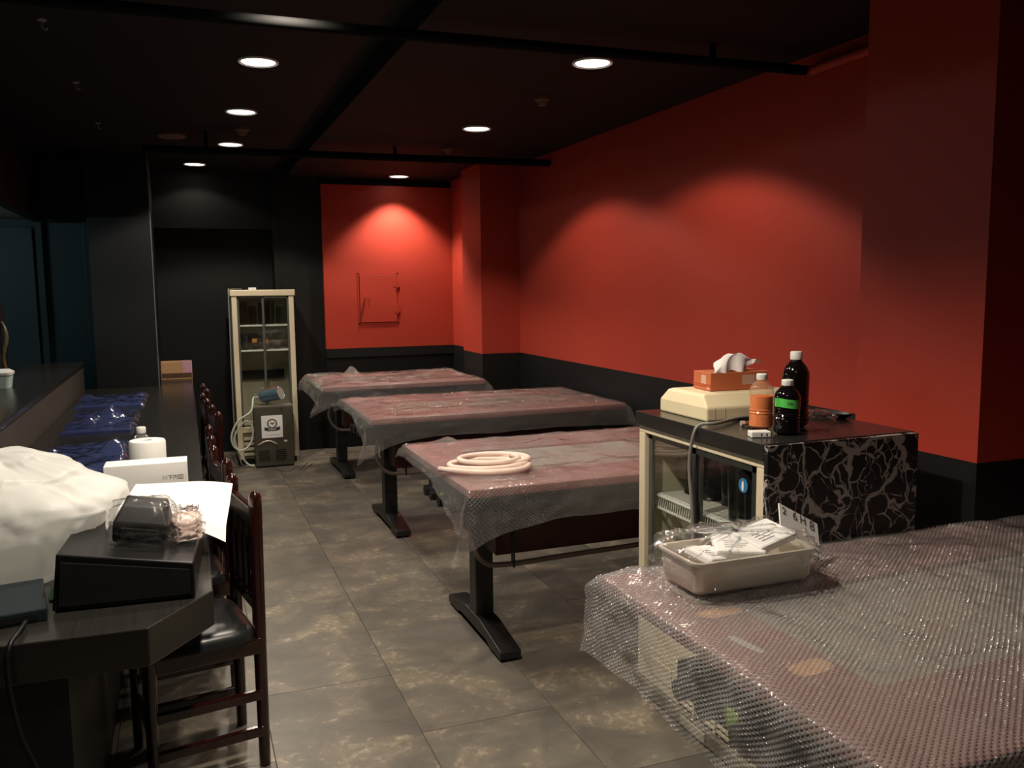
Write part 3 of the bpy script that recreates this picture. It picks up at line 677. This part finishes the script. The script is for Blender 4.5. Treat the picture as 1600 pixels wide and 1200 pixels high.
MB().box(-.018, -.012, Wd*.36, Wd*.56, .018, .05).build('drain_cover', CREAMD, fr_, bevel=.002)
def sdoor(y0, y1, x, m):
    d = MB(); d.box(x, x+.012, y0, y0+.022, .30, .972); d.box(x, x+.012, y1-.022, y1, .30, .972); d.box(x, x+.012, y0, y1, .30, .325); d.box(x, x+.012, y0, y1, .955, .972)
    o = d.build('door_frame', m, fr_); MB().box(x+.004, x+.008, y0+.02, y1-.02, .32, .957).build('pane', GLASS, o); return o
sdoor(.047, Wd*.53, .004, DKFRAME); d2 = sdoor(Wd*.49, Wd-.042, .017, GREYFR)
MB().box(.0, .004, Wd*.49+.002, Wd*.49+.008, .62, .70).build('finger_pull', BLK, d2)
# wire shelf
sh = MB(); shz = .745
for x in (.05, .065, D-.06): sh.tube([(x, .04, shz), (x, Wd-.04, shz)], .006, 8)
sh.tube([(.05, .04, shz-.045), (.05, Wd-.04, shz-.045)], .006, 8)
n_ = 46
for k in range(n_): 
    y = .05 + (Wd-.10)*k/(n_-1); sh.tube([(D-.06, y, shz+.004), (.05, y, shz+.004), (.045, y, shz-.045)], .0022, 5)
sh.build('wire_shelf', WHITEM, fr_, smooth=30)
for k, (z0, z1) in enumerate(((.36, .44), (.52, .60), (.80, .90))): MB().box(.14, D-.04, Wd-tk-.05, Wd-tk, z0, z1).build('liner_step', CREAMD, fr_, bevel=.006)
st = thing('fridge_sticker', 'round blue sticker with white figure on the fridge glass', 'sticker', (fx0+.0045+.003, fy0+.115, .905))
MB().prism([(.022*math.cos(2*PI*k/24), .022*math.sin(2*PI*k/24)) for k in range(24)], -.0015, 0, 'x').build('disc', BLUEINK, st)
MB().prism([(.012*math.cos(2*PI*k/16)*(.55 if math.cos(2*PI*k/16) > 0 else .3), -.002+.016*math.sin(2*PI*k/16)) for k in range(16)], -.002, -.0015, 'x').build('white_mark', WPLAST, st)
# glasses on the wire shelf
gi = 0
for x in (.10, .19, .28, .37):
    for y in (.10, .185, .27, .355, .44):
        if (x, y) in ((.10, .44), (.10, .355)): continue
        hgt = .13 + .02*((gi*7) % 3)
        o = MB().lathe([(.0001, 0), (.028, 0), (.034, hgt), (.031, hgt), (.026, .008), (.0001, .008)], 16).build('tumbler', GLASSD, None, smooth=40, loc=(fx0+x, fy0+y, shz+.0065))
        tag(o, 'smoked tumbler standing on the wire shelf of the low fridge', 'glass', 'tumblers on the wire shelf'); gi += 1
o = crumple('dark_bundle', .10, .085, .13, 9.0, BLKPL, 'black crumpled bundle on the wire shelf of the low fridge', 'bundle', (fx0+.25, fy0+.585, shz+.0065), amp=.014, n=40)

# things on the low fridge
# beige appliance
bp_ = onz(1103, 662, fz); bq = onz(1036, 638, fz)
bx, by, bw_, bd_ = 1.60, 2.39, .40, .30
t = thing('plastic_housing', 'beige plastic appliance with sloped sides and louvres on the low fridge', 'appliance', (bx, by, fz))
loft([[(0,0,0),(bw_,0,0),(bw_,bd_,0),(0,bd_,0)], [(0,0,.045),(bw_,0,.045),(bw_,bd_,.045),(0,bd_,.045)], [(.015,.045,.082),(bw_-.015,.045,.082),(bw_-.015,bd_-.03,.082),(.015,bd_-.03,.082)], [(.03,.055,.086),(bw_-.03,.055,.086),(bw_-.03,bd_-.04,.086),(.03,bd_-.04,.086)]]).build('shell', BEIGE, t, bevel=.006)
for k in range(7):
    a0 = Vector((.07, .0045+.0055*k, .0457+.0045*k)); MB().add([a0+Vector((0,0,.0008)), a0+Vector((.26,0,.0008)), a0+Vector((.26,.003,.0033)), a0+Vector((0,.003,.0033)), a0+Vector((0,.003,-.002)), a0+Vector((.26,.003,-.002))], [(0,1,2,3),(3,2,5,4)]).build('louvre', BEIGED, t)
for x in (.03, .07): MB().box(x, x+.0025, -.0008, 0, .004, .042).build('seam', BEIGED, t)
# tissue box
t = thing('tissue_box', 'orange tissue carton on top of the beige appliance', 'tissue box', (1.80, 2.545, fz+.0875), R(-3))
MB().box(-.115, .115, -.058, .058, 0, .062).build('carton', ORANGEC, t, bevel=.002)
MB().prism([(.075*math.cos(2*PI*k/24), .016*math.sin(2*PI*k/24)) for k in range(24)], .0622, .0626).build('opening', mat('carton_slot', (.25, .07, .03), .7), t)
LBL = mat('pale_carton_print', (.62, .40, .30), .6)
MB().box(.01, .06, -.0586, -.058, .018, .052).build('printed_label', LBL, t); MB().box(-.1156, -.115, -.028, .005, .022, .052).build('printed_label', LBL, t)
MB().box(-.1156, -.115, -.058, .058, .010, .022).build('printed_band', mat('carton_band', (.42, .09, .03), .6), t); MB().box(-.1157, -.1156, -.05, -.035, .004, .012).build('printed_label', LBL, t)
def tis(u, v):
    x = (u-.5)*.15; f = math.sin(v*PI/2); q = Vector((u*3, v*2, 4.2)); nz = noise.noise(q*1.5)
    return (x*(1+.25*v)+.055*v - .03*(1-v), (v-.4)*.10*(1-u*.3)+.02*nz - .015, .064 + .055*math.sin(v*PI*.85)**.7*(.35+.75*math.sin(min(1, u*1.15)*PI*.9)) + .010*nz)
MB().grid(tis, 26, 18).build('tissue', TISSUE, t, smooth=True)
def bottle(name, loc, hgt, r, label, liquid, fill, shell, ribs, capm=WPLAST, rz=0):
    t = thing(name, label, 'bottle', loc, rz)
    def prof(k): 
        p = [(.0001, .004), (r*.62, .0), (r*.93, .008*hgt/.2), (r, .06*hgt)]
        nb = 22
        for i in range(nb+1):
            z = hgt*(.06+.58*i/nb); p.append((r*(1-ribs*(.5-.5*math.cos(i*PI*.9))*(.35 if i % 2 else 1)), z))
        p += [(r*1.0, .67*hgt), (r*.95, .735*hgt), (r*.78, .80*hgt), (r*.55, .85*hgt), (r*.40, .88*hgt), (r*.38, .90*hgt)]
        return [(max(a*k, .0001), z) for a, z in p]
    MB().lathe(prof(1), 26).build('bottle_body', shell, t, smooth=50)
    if liquid:
        pr = [(a, z+.0015) for a, z in prof(.955) if z < fill*hgt]; pr.append((pr[-1][0], fill*hgt)); pr.append((.0001, fill*hgt))
        MB().lathe(pr, 26).build('liquid', liquid, t, smooth=50)
    MB().lathe([(r*.44, .895*hgt), (r*.45, .90*hgt), (r*.45, .985*hgt), (r*.40, hgt), (.0001, hgt)], 22).build('cap', capm, t, smooth=35)
    return t
ORL = mat('orange_liquid', (.90, .20, .025), .3); SOY = mat('dark_soy_bottle', (.006, .004, .004), .08, spec=.7)
pb = onz(1198, 672, fz); bottle('drink_bottle', (pb.x, pb.y+.03, fz), .174, .037, 'clear bottle of orange liquid with white cap on the low fridge', ORL, .60, PET, .07)
pb = onz(1244, 668, fz); bottle('soy_sauce_bottle', (pb.x+.01, pb.y+.02, fz), .240, .042, 'tall black sauce bottle with white cap behind the taped one', None, 0, SOY, .08)
pb = onz(1237, 680, fz); tb_ = bottle('soy_sauce_bottle', (pb.x, pb.y+.025, fz), .166, .039, 'short black sauce bottle marked with green tape', None, 0, SOY, .07)
gt = MB()
def gtf(u, v): 
    q = R(-175+ 100*u); rr = .0398 + (.008 if u < .12 else 0)*1; return (rr*math.cos(q), rr*math.sin(q), .088+.026*v - .008*u)
gt.grid(gtf, 16, 2).build('green_tape', GREENT, tb_, smooth=True)
for k in range(2): MB().tube([(.0404*math.cos(R(q_)), .0404*math.sin(R(q_)), z_) for q_, z_ in ((-128+k*12, .104), (-124+k*12, .094), (-118+k*12, .100))], .0008, 5).build('ink_mark', INK, tb_)
pb = onz(1193, 684, fz); t = thing('power_tap', 'small white power tap with two slots on the low fridge', 'power tap', (pb.x, pb.y+.02, fz), R(-18))
MB().box(-.03, .03, -.02, .02, 0, .018).build('body', WPLAST, t, bevel=.003)
for x in (-.002, .014): MB().box(x, x+.004, -.0204, -.0195, .005, .013).build('slot', INK, t)
pb = onz(1163, 666, fz); t = thing('hose_fitting', 'small metal hose fitting lying by the orange bottle', 'fitting', (pb.x, pb.y, fz+.0095), R(-10))
MB().tube([(-.012,0,0),(0,0,0)], .009, 8).build('nut', STEEL, t, smooth=30); MB().tube([(0,0,0),(.045,.006,-.002)], .006, 10).build('stem', mat('brass', (.55, .28, .08), .35, .8), t, smooth=30)
# flexible cord running over the edge of the low fridge
cpts = [onz(1200, 650, fz+.008), onz(1160, 652, fz+.008), onz(1120, 661, fz+.012), Vector((fx0+.0, onx(1094, 668, fx0).y, fz+.006)), Vector((fx0-.022, onx(1083, 682, fx0-.022).y, fz-.03)), onx(1077, 730, fx0-.022), onx(1081, 790, fx0-.02), onx(1083, 850, fx0-.018), onx(1083, 900, fx0-.018)]
o = MB().tube(smooth_path(cpts, 8), .0055, 10).build('power_cord', CORD, None, smooth=True); o.parent = fr_; o.location = -fr_.location
pb = onz(1310, 646, fz); t = thing('oval_tray', 'dark oval tray at the wall end of the low fridge top', 'tray', (2.03, pb.y-.02, fz), R(20))
loft([[(.03*math.cos(2*PI*k/24)*1.0, .09*math.sin(2*PI*k/24), 0) for k in range(24)], [(.042*math.cos(2*PI*k/24), .12*math.sin(2*PI*k/24), .018) for k in range(24)], [(.038*math.cos(2*PI*k/24), .115*math.sin(2*PI*k/24), .018) for k in range(24)], [(.028*math.cos(2*PI*k/24), .085*math.sin(2*PI*k/24), .004) for k in range(24)]]).build('dish', BLKPL, t, smooth=30)
crumple('clear_film_ball', .06, .05, .035, 31, CLEAR, 'clear crumpled film lying behind the sauce bottles', 'plastic film', (1.92, 2.25, fz), amp=.012, n=40)

# ------------------------------------------------------------------ tall glass fridge at the far end
gx0, gx1, gy0 = .385, .895, 7.6; GW, GD, GH = gx1-gx0, .45, 1.5
g = thing('tall_display_fridge', 'tall narrow cream fridge with glass doors and glasses inside', 'fridge', (gx0, gy0, 0))
mb = MB(); mb.box(0, .02, .03, GD, .05, GH-.04); mb.box(GW-.02, GW, .03, GD, .05, GH-.04); mb.box(.02, GW-.02, GD-.02, GD, .05, GH-.04); mb.box(.02, GW-.02, .03, GD-.02, .05, .33)
mb.build('cabinet_body', CREAMD, g)
MB().box(-.012, GW+.012, -.01, GD, GH-.052, GH).build('top_panel', CREAM, g, bevel=.006)
for x in (0, GW-.042): MB().box(x, x+.042, 0, .03, .05, GH-.053).build('front_post', CREAM, g, bevel=.003)
MB().box(.042, GW-.042, 0, .03, .28, .33).build('lower_rail', CREAM, g, bevel=.003)
for k in range(4): MB().box(.05, GW-.05, .0, .02, .08+k*.045, .105+k*.045).build('grille_slat', CREAMD, g, bevel=.002)
MB().box(.02, GW-.02, .03, GD-.02, 0, .05).build('plinth', BLK, g)
def gdoor(x0, x1, y, m):
    d = MB(); z0, z1 = .33, GH-.055
    d.box(x0, x0+.016, y, y+.01, z0, z1); d.box(x1-.016, x1, y, y+.01, z0, z1); d.box(x0, x1, y, y+.01, z0, z0+.015); d.box(x0, x1, y, y+.01, z1-.015, z1)
    o = d.build('door_frame', m, g); MB().box(x0+.014, x1-.014, y+.003, y+.007, z0+.01, z1-.01).build('pane', GLASS, o)
gdoor(.043, GW*.52, .014, GREYFR); gdoor(GW*.48, GW-.043, .003, GREYFR)
for z in (1.20, .985): MB().box(.03, GW-.03, .05, GD-.04, z-.012, z).build('shelf', WHITEM, g, bevel=.002)
MB().box(.06, GW-.06, GD-.06, GD-.022, .70, .78).build('fan_cover', BLK, g, bevel=.004)
MB().box(GW*.28, GW*.40, .01, .03, GH+.0005, GH+.02).build('paper_tag', PAPER, g)
for x, z in ((GW+.0, 1.1), (GW, .62), (GW, .5)): MB().box(x, x+.014, .1, .13, z, z+.02).build('hinge_clip', WHITEM, g)
for k, x in enumerate((.10, .175, .255, .325, .405)):
    hgt = (.20, .16, .19, .20, .15)[k]
    o = MB().lathe([(.0001, 0), (.032, 0), (.036, hgt*.7), (.030, hgt), (.028, hgt), (.033, hgt*.7), (.029, .01), (.0001, .01)], 18).build('beer_glass', GLASSC, None, smooth=40, loc=(gx0+x, gy0+.13+.03*(k % 2), 1.2005))
    tag(o, 'tall clear glass on the upper shelf of the tall fridge', 'glass', 'glasses on the upper fridge shelf')
for k, x in enumerate((.10, .18, .27, .37)):
    m_ = thing('snifter_glass', 'round bellied glass on the lower shelf of the tall fridge', 'glass', (gx0+x, gy0+.13+.02*(k % 2), .9855), 0, 'glasses on the lower fridge shelf')
    MB().lathe([(.0001, 0), (.03, 0), (.03, .004), (.008, .012), (.03, .035), (.048, .075), (.047, .105), (.036, .14), (.034, .14), (.044, .105), (.045, .075), (.0001, .02)], 20).build('bowl', GLASSC, m_, smooth=40)
    if k in (1, 2): 
        MB().grid(lambda u, v: (.0485*math.sin(R(-25+50*u)), -.0485*math.cos(R(-25+50*u)), .062+.034*v), 8, 3).build('orange_emblem', AMBERP, m_, smooth=True)
o = MB().tube(smooth_path([(gx0+.1, gy0+.2, GH+.006), (gx0+.0, gy0+.1, GH+.006), (gx0-.018, gy0+.05, GH-.02), (gx0-.02, gy0+.05, 1.2), (gx0-.022, gy0+.05, .8), (gx0-.02, gy0+.05, .3), (gx0+.0, gy0-.01, .12), (gx0+.03, gy0-.03, .006), (gx0+.12, gy0-.05, .006)], 8), .006, 8).build('power_cord', CORD, None, smooth=True); o.parent = g; o.location = -g.location

# beer cooler box in front of the tall fridge
kx, ky, kw, kd, kh = .515, 7.42, .315, .16, .515
k_ = thing('beer_cooler', 'brown steel beer cooler box with white emblem sign before the tall fridge', 'cooler', (kx, ky, 0))
MB().box(0, kw, 0, kd, .015, kh).build('case', STEELD, k_, bevel=.004)
MB().box(.005, kw-.005, .005, kd, 0, .016).build('base', BLK, k_)
MB().box(-.003, kw+.003, -.003, kd, kh, kh+.012).build('lid', mat('cooler_lid', (.22, .20, .16), .4, .4), k_, bevel=.002)
for x0, x1 in ((.025, .115), (.165, .25)):
    gr = MB().box(x0, x1, -.002, 0, .06, .15).build('vent', BLK, k_)
    for q in range(5): MB().box(x0, x1, -.005, -.002, .066+q*.017, .071+q*.017).build('vent_slat', STEELD, gr)
MB().box(.235, .262, -.002, 0, .215, .228).build('small_label', PAPER, k_)
hs_ = [(.02+.16*u, -.004, .195+.035*math.sin(u*PI)) for u in [i/12 for i in range(13)]]
MB().tube(hs_, .006, 8).build('carry_handle', STEEL, k_, smooth=True)
sg = MB().box(.055, .228, -.004, 0, .255, .445).build('sign_board', PAPER, k_)
scx, scz = .142, .375
def disc(cx_, cz_, r, y, m, nm, par, n=28): return MB().prism([(cx_+r*math.cos(2*PI*q/n), cz_+r*math.sin(2*PI*q/n)) for q in range(n)], y-.0006, y, 'y').build(nm, m, par)
disc(scx, scz, .042, -.0041, mat('slate_blue_ink', (.09, .105, .12), .6), 'emblem_ring', sg); disc(scx, scz, .030, -.0048, PAPER, 'emblem_centre', sg)
MB().prism([(scx-.020, scz-.002), (scx-.012, scz+.012), (scx+.008, scz+.008), (scx+.021, scz+.013), (scx+.018, scz-.003), (scx+.004, scz-.009), (scx-.008, scz-.001)], -.0062, -.0055, 'y').build('emblem_figure', mat('rust_ink', (.35, .13, .03), .6), sg)
MB().prism([(scx-.068, scz-.026), (scx-.030, scz-.034), (scx+.030, scz-.034), (scx+.068, scz-.026), (scx+.060, scz-.038), (scx+.068, scz-.050), (scx+.036, scz-.060), (scx-.036, scz-.060), (scx-.068, scz-.050), (scx-.060, scz-.038)], -.0062, -.0055, 'y').build('ribbon', INK, sg)
RX = Matrix.Rotation(R(90), 4, 'X')
text_obj('ribbon_lettering', 'KIRIN', .024, WPLAST, sg, Matrix.Translation((scx, -.0066, scz-.047)) @ RX)
text_obj('caption_lettering', 'ドリンクらみ', .018, INKG, sg, Matrix.Translation((scx, -.0044, .278)) @ RX)
# tilted can lying on the cooler
cn = thing('beer_can', 'large silver blue can lying on the beer cooler', 'can', (kx+.155, ky+.06, kh+.0135+.053), 0)
ax = Vector((.80, -.55, .20)).normalized(); base = Vector((-.09, .05, .012))
P = lambda s_: base + ax*s_
MB().tube([P(0), P(.012), P(.03), P(.19), P(.198), P(.20)], [.034, .046, .055, .055, .059, .057], 24, cap=False).build('can_body', CANM, cn, smooth=40)
MB().tube([P(.193), P(.1955)], .056, 24).build('can_end', STEEL, cn, smooth=30)
MB().tube([P(0), P(.0015)], .030, 24).build('can_base', STEEL, cn, smooth=30)
pq = ax.cross(Vector((0,0,1))).normalized(); up_ = pq.cross(ax)
MB().grid(lambda u, v: tuple(P(.06+.13*u) + (pq*math.cos(R(70+50*v)) + up_*math.sin(R(70+50*v)))*.0557), 4, 8).build('red_band', REDINK, cn, smooth=True)
MB().tube([P(-.045), P(-.02), P(0)], [.012, .016, .014], 12).build('hose_coupling', STEEL, cn, smooth=30)
w0 = cn.location + P(-.04)
hp = [w0, w0 + ax*-.03, ony(392, 643, 7.45), ony(372, 658, 7.43), ony(362, 680, 7.42), ony(365, 697, 7.42), ony(378, 704, 7.43), ony(392, 692, 7.46), ony(395, 670, 7.47), ony(386, 658, 7.48), ony(374, 668, 7.49), ony(366, 690, 7.49), Vector((onz(380, 715, .02).x, 7.47, .05)), Vector((kx-.01, 7.44, .02)), ]
hp = [Vector((p.x, p.y, max(p.z, .011))) for p in hp]
o = MB().tube(smooth_path(hp, 8), .0085, 10).build('beer_hose', PALEHOSE, None, smooth=True); tag(o, 'pale looping hose from the can to the cooler foot', 'hose')
for pts_, lb in (([(.86, 7.42, .30), (.862, 7.40, .15), (.855, 7.36, .03), (.80, 7.30, .006), (.76, 7.20, .006), (.70, 7.24, .006), (.66, 7.34, .006)], 'thin grey flex curling on the floor by the cooler'), ([(.95, 7.5, .006), (.90, 7.36, .006), (.84, 7.22, .006)], 'short thin flex on the floor beside the tall fridge'), ([(.98, 7.42, .006), (.93, 7.32, .006), (.88, 7.2, .006)], 'short thin flex end furthest from the cooler')):
    o = MB().tube(smooth_path(pts_, 8), .004, 8).build('floor_flex', CORD, None, smooth=True); tag(o, lb, 'cord')

# ------------------------------------------------------------------ things on the near end of the bar
# black cash drawer
t = thing('cash_drawer', 'black cash drawer standing on the near end of the bar', 'cash drawer', (-.15, 2.37, CZ), R(-4))
loft([[(-.165,-.155,.004),(.155,-.155,.004),(.155,.15,.004),(-.165,.15,.004)], [(-.15,-.150,.142),(.155,-.150,.090),(.155,.15,.090),(-.15,.15,.142)]]).build('case', BLKPL, t, bevel=.004)
MB().prism([(-.15, .014), (.145, .014), (.145, .075), (-.14, .122)], -.1565, -.150, 'y').build('drawer_front', BLK, t)
for x in (-.12, .13):
    for y in (-.13, .13): MB().lathe([(.012, 0), (.012, .0045)], 10, (x, y, 0)).build('foot', BLKPL, t)
# silver plate at its right end
# black terminal in a clear bag
t = thing('card_terminal', 'black terminal on the cash drawer inside a clear bag', 'terminal', (-.13, 2.36, CZ+.124), R(-5)); t.rotation_euler = (0, R(9.5), R(-5))
loft([[(-.062,-.05,0),(.062,-.05,0),(.062,.06,0),(-.062,.06,0)], [(-.066,-.052,.05),(.066,-.052,.05),(.066,.062,.05),(-.066,.062,.05)], [(-.05,-.02,.092),(.045,-.02,.092),(.05,.062,.098),(-.052,.062,.098)]]).build('shell', BLKPL, t, bevel=.006)
MB().box(-.045, .045, -.0545, -.050, .012, .04).build('front_plate', BLK, t, bevel=.002)
crumple('clear_bag', .085, .08, .112, 47, CLEAR, 'clear plastic bag over the black terminal', 'plastic bag', (-.125, 2.365, CZ+.115), amp=.004, n=60, flare=1.05)
t = thing('paper_bundle', 'small pinkish bundle in clear film beside the black terminal', 'bundle', (-.025, 2.42, CZ+.105), R(12))
crumple('bundle', .035, .05, .06, 51, mat('pinkish_paper', (.62, .48, .42), .6), '', '', (0, 0, 0), amp=.01, n=40, parent=t)
crumple('film_cover', .042, .058, .072, 53, CLEAR, '', '', (0, 0, 0), amp=.012, n=40, parent=t)
# white foam box with paper sheets over it
t = thing('foam_box', 'white foam box behind the cash drawer on the bar', 'box', (-.11, 2.78, CZ), R(-3))
MB().box(-.06, .13, -.17, .17, 0, .10).build('box_body', WPLAST, t, bevel=.006); MB().box(-.065, .135, -.175, .175, .101, .125).build('lid', WPLAST, t, bevel=.006)
def sheet(u, v):
    x, y = -.135+.30*u, -.21+.44*v; q = Vector((u*3, v*3, 2.2)); z = .006 + .006*noise.noise(q)
    over = max(0, x-.0)
    x2 = x - .0*over
    if y < -.17: z -= (-.17-y)*.8
    if over > 0: z -= over*over*1.6*(1.4-v)
    return (x2, y, max(z, .002) if over <= .03 and y >= -.17 else z)
o = MB().grid(sheet, 30, 40).build('paper_sheet', PAPER, None, smooth=True, loc=(-.06, 2.76, CZ+.127)); o.rotation_euler = (0,0,R(-6)); tag(o, 'large white paper sheet hanging over the bar edge', 'paper')
# white carton with dark lettering
t = thing('white_carton', 'white carton with small dark lettering behind the foam box', 'carton', (-.14, 3.12, CZ), R(-1))
MB().box(-.13, .128, -.05, .05, 0, .185).build('carton', PAPER, t, bevel=.002)
text_obj('lettering', '川下円回', .017, INKG, t, Matrix.Translation((.082, -.0506, .133)) @ RX)
# white paper roll and clear bottle
t = thing('paper_roll', 'thick white paper roll behind the white carton', 'paper roll', (-.148, 3.42, CZ))
MB().lathe([(.02, 0), (.060, 0), (.064, .006), (.064, .204), (.060, .21), (.02, .21), (.02, 0)], 32).build('roll', PAPER, t, smooth=35)
MB().lathe([(.017, .001), (.0198, .001), (.0198, .209), (.017, .209), (.017, .001)], 20).build('core', WPLAST, t, smooth=35)
bottle('spray_bottle', (-.178, 3.66, CZ), .225, .04, 'clear bottle with white cap behind the paper roll', None, 0, PETC, .03)
# white carrier bag
def bagf(u, v):
    q = 2*PI*u; c, s_ = math.cos(q), math.sin(q)
    prof = [(0, .90), (.06, 1.0), (.25, 1.03), (.5, .98), (.75, .72), (.9, .42), (1, .02)]
    for i in range(len(prof)-1):
        if prof[i][0] <= v <= prof[i+1][0]:
            k = (v-prof[i][0])/(prof[i+1][0]-prof[i][0]); rr = prof[i][1]+(prof[i+1][1]-prof[i][1])*(k*k*(3-2*k)); break
    e = .75; x = abs(c)**e*(1 if c > 0 else -1)*.27*rr; y = abs(s_)**e*(1 if s_ > 0 else -1)*.21*rr
    z = .33*min(1, v*1.08)**.85
    p = Vector((c*1.1+3, s_*1.1, v*1.5)); d = noise.noise(p*1.3); d2 = 1-abs(noise.noise(p*2.4+Vector((9,0,0))))*2; d3 = 1-abs(noise.noise(p*5+Vector((3,1,0))))*2
    am = .045*d + .013*d2 + .006*d3
    x += c*am; y += s_*am; z += .03*d*min(1, v*4)
    x += -.08*v*v
    if c > 0 and v < .45: x -= c*.16*(1-v/.45)**.7
    if s_ < 0 and v < .3: y += .03*(1-v/.3)
    return (x, y, max(z, 0.0))
bag = MB().grid(bagf, 110, 60).build('carrier_bag', BAGF, None, smooth=True, weld=True, loc=(-.45, 2.60, CZ)); tag(bag, 'large white plastic carrier bag slumped on the near end of the bar', 'plastic bag')
# dark device and green label with a cable in front of the bag
t = BT = thing('barcode_terminal', 'dark wedge device in front of the white bag', 'device', (-.415, 2.245, CZ), R(10))
loft([[(-.09,-.075,0),(.075,-.075,0),(.075,.09,0),(-.09,.09,0)], [(-.09,-.075,.03),(.075,-.075,.03),(.075,.09,.055),(-.09,.09,.055)]]).build('shell', mat('blue_black_plastic', (.012, .02, .026), .3), t, bevel=.004)
MB().box(-.07, .055, -.0765, -.075, .008, .022).build('front_strip', BLK, t)
pg = onz(98, 905, CZ+.004)
t = thing('green_card', 'small green card tucked beside the cash drawer', 'card', (-.318, 2.37, CZ), R(5))
MB().box(-.03, .03, -.05, .05, .0005, .004).build('card', mat('green_card_print', (.03, .30, .10), .5), t)
for q in range(4): MB().box(-.022+q*.012, -.018+q*.012, -.045, .02, .004, .0046).build('print_line', mat('pale_green_line', (.3, .6, .35), .5), t)
o = MB().tube(smooth_path([(-.37, 2.16, CZ+.012), (-.375, 2.09, CZ+.012), (-.385, 2.045, CZ-.0), (-.39, 2.03, CZ-.06), (-.375, 2.03, .55), (-.34, 2.035, .42), (-.335, 2.03, .3), (-.37, 2.03, .1), (-.42, 2.03, .008), (-.46, 1.97, .008)], 8), .0055, 8).build('power_cord', BLKPL, None, smooth=True); o.parent = BT; o.matrix_parent_inverse = (Matrix.Translation(BT.location) @ BT.rotation_euler.to_matrix().to_4x4()).inverted()
# kitchen side things seen over the ledge
pk_ = ony(2, 520, 6.6)
t = thing('drinks_dispenser', 'black appliance with amber panel and hanging hose behind the ledge', 'appliance', (pk_.x-.17, 6.6, 0))
MB().box(-.16, .16, 0, .25, 0, 1.42).build('cabinet', BLK, t, bevel=.01); MB().box(-.13, .142, -.004, 0, 1.1, 1.33).build('amber_panel', AMBERP, t)
MB().tube(smooth_path([(.165, .05, 1.30), (.19, .03, 1.24), (.195, .02, 1.18), (.175, .02, 1.11), (.165, .03, 1.05), (.18, .03, .95)], 8), .012, 10).build('hose', mat('amber_hose', (.14, .10, .05), .2), t, smooth=True)
pk_ = ony(3, 603, 5.6)
t = thing('plastic_tub', 'pale green plastic tub with lid on the raised ledge', 'tub', (onz(3, 606, .956).x-.03, onz(3, 606, .956).y, .956))
loft([rg(.075, .06, .02, 0), rg(.085, .068, .022, .075)]).build('tub', mat('pale_green_tub', (.5, .68, .64), .4), t, smooth=35)
loft([rg(.09, .073, .024, .0755), rg(.092, .075, .024, .09), rg(.07, .055, .02, .105)]).build('lid', WPLAST, t, smooth=35)
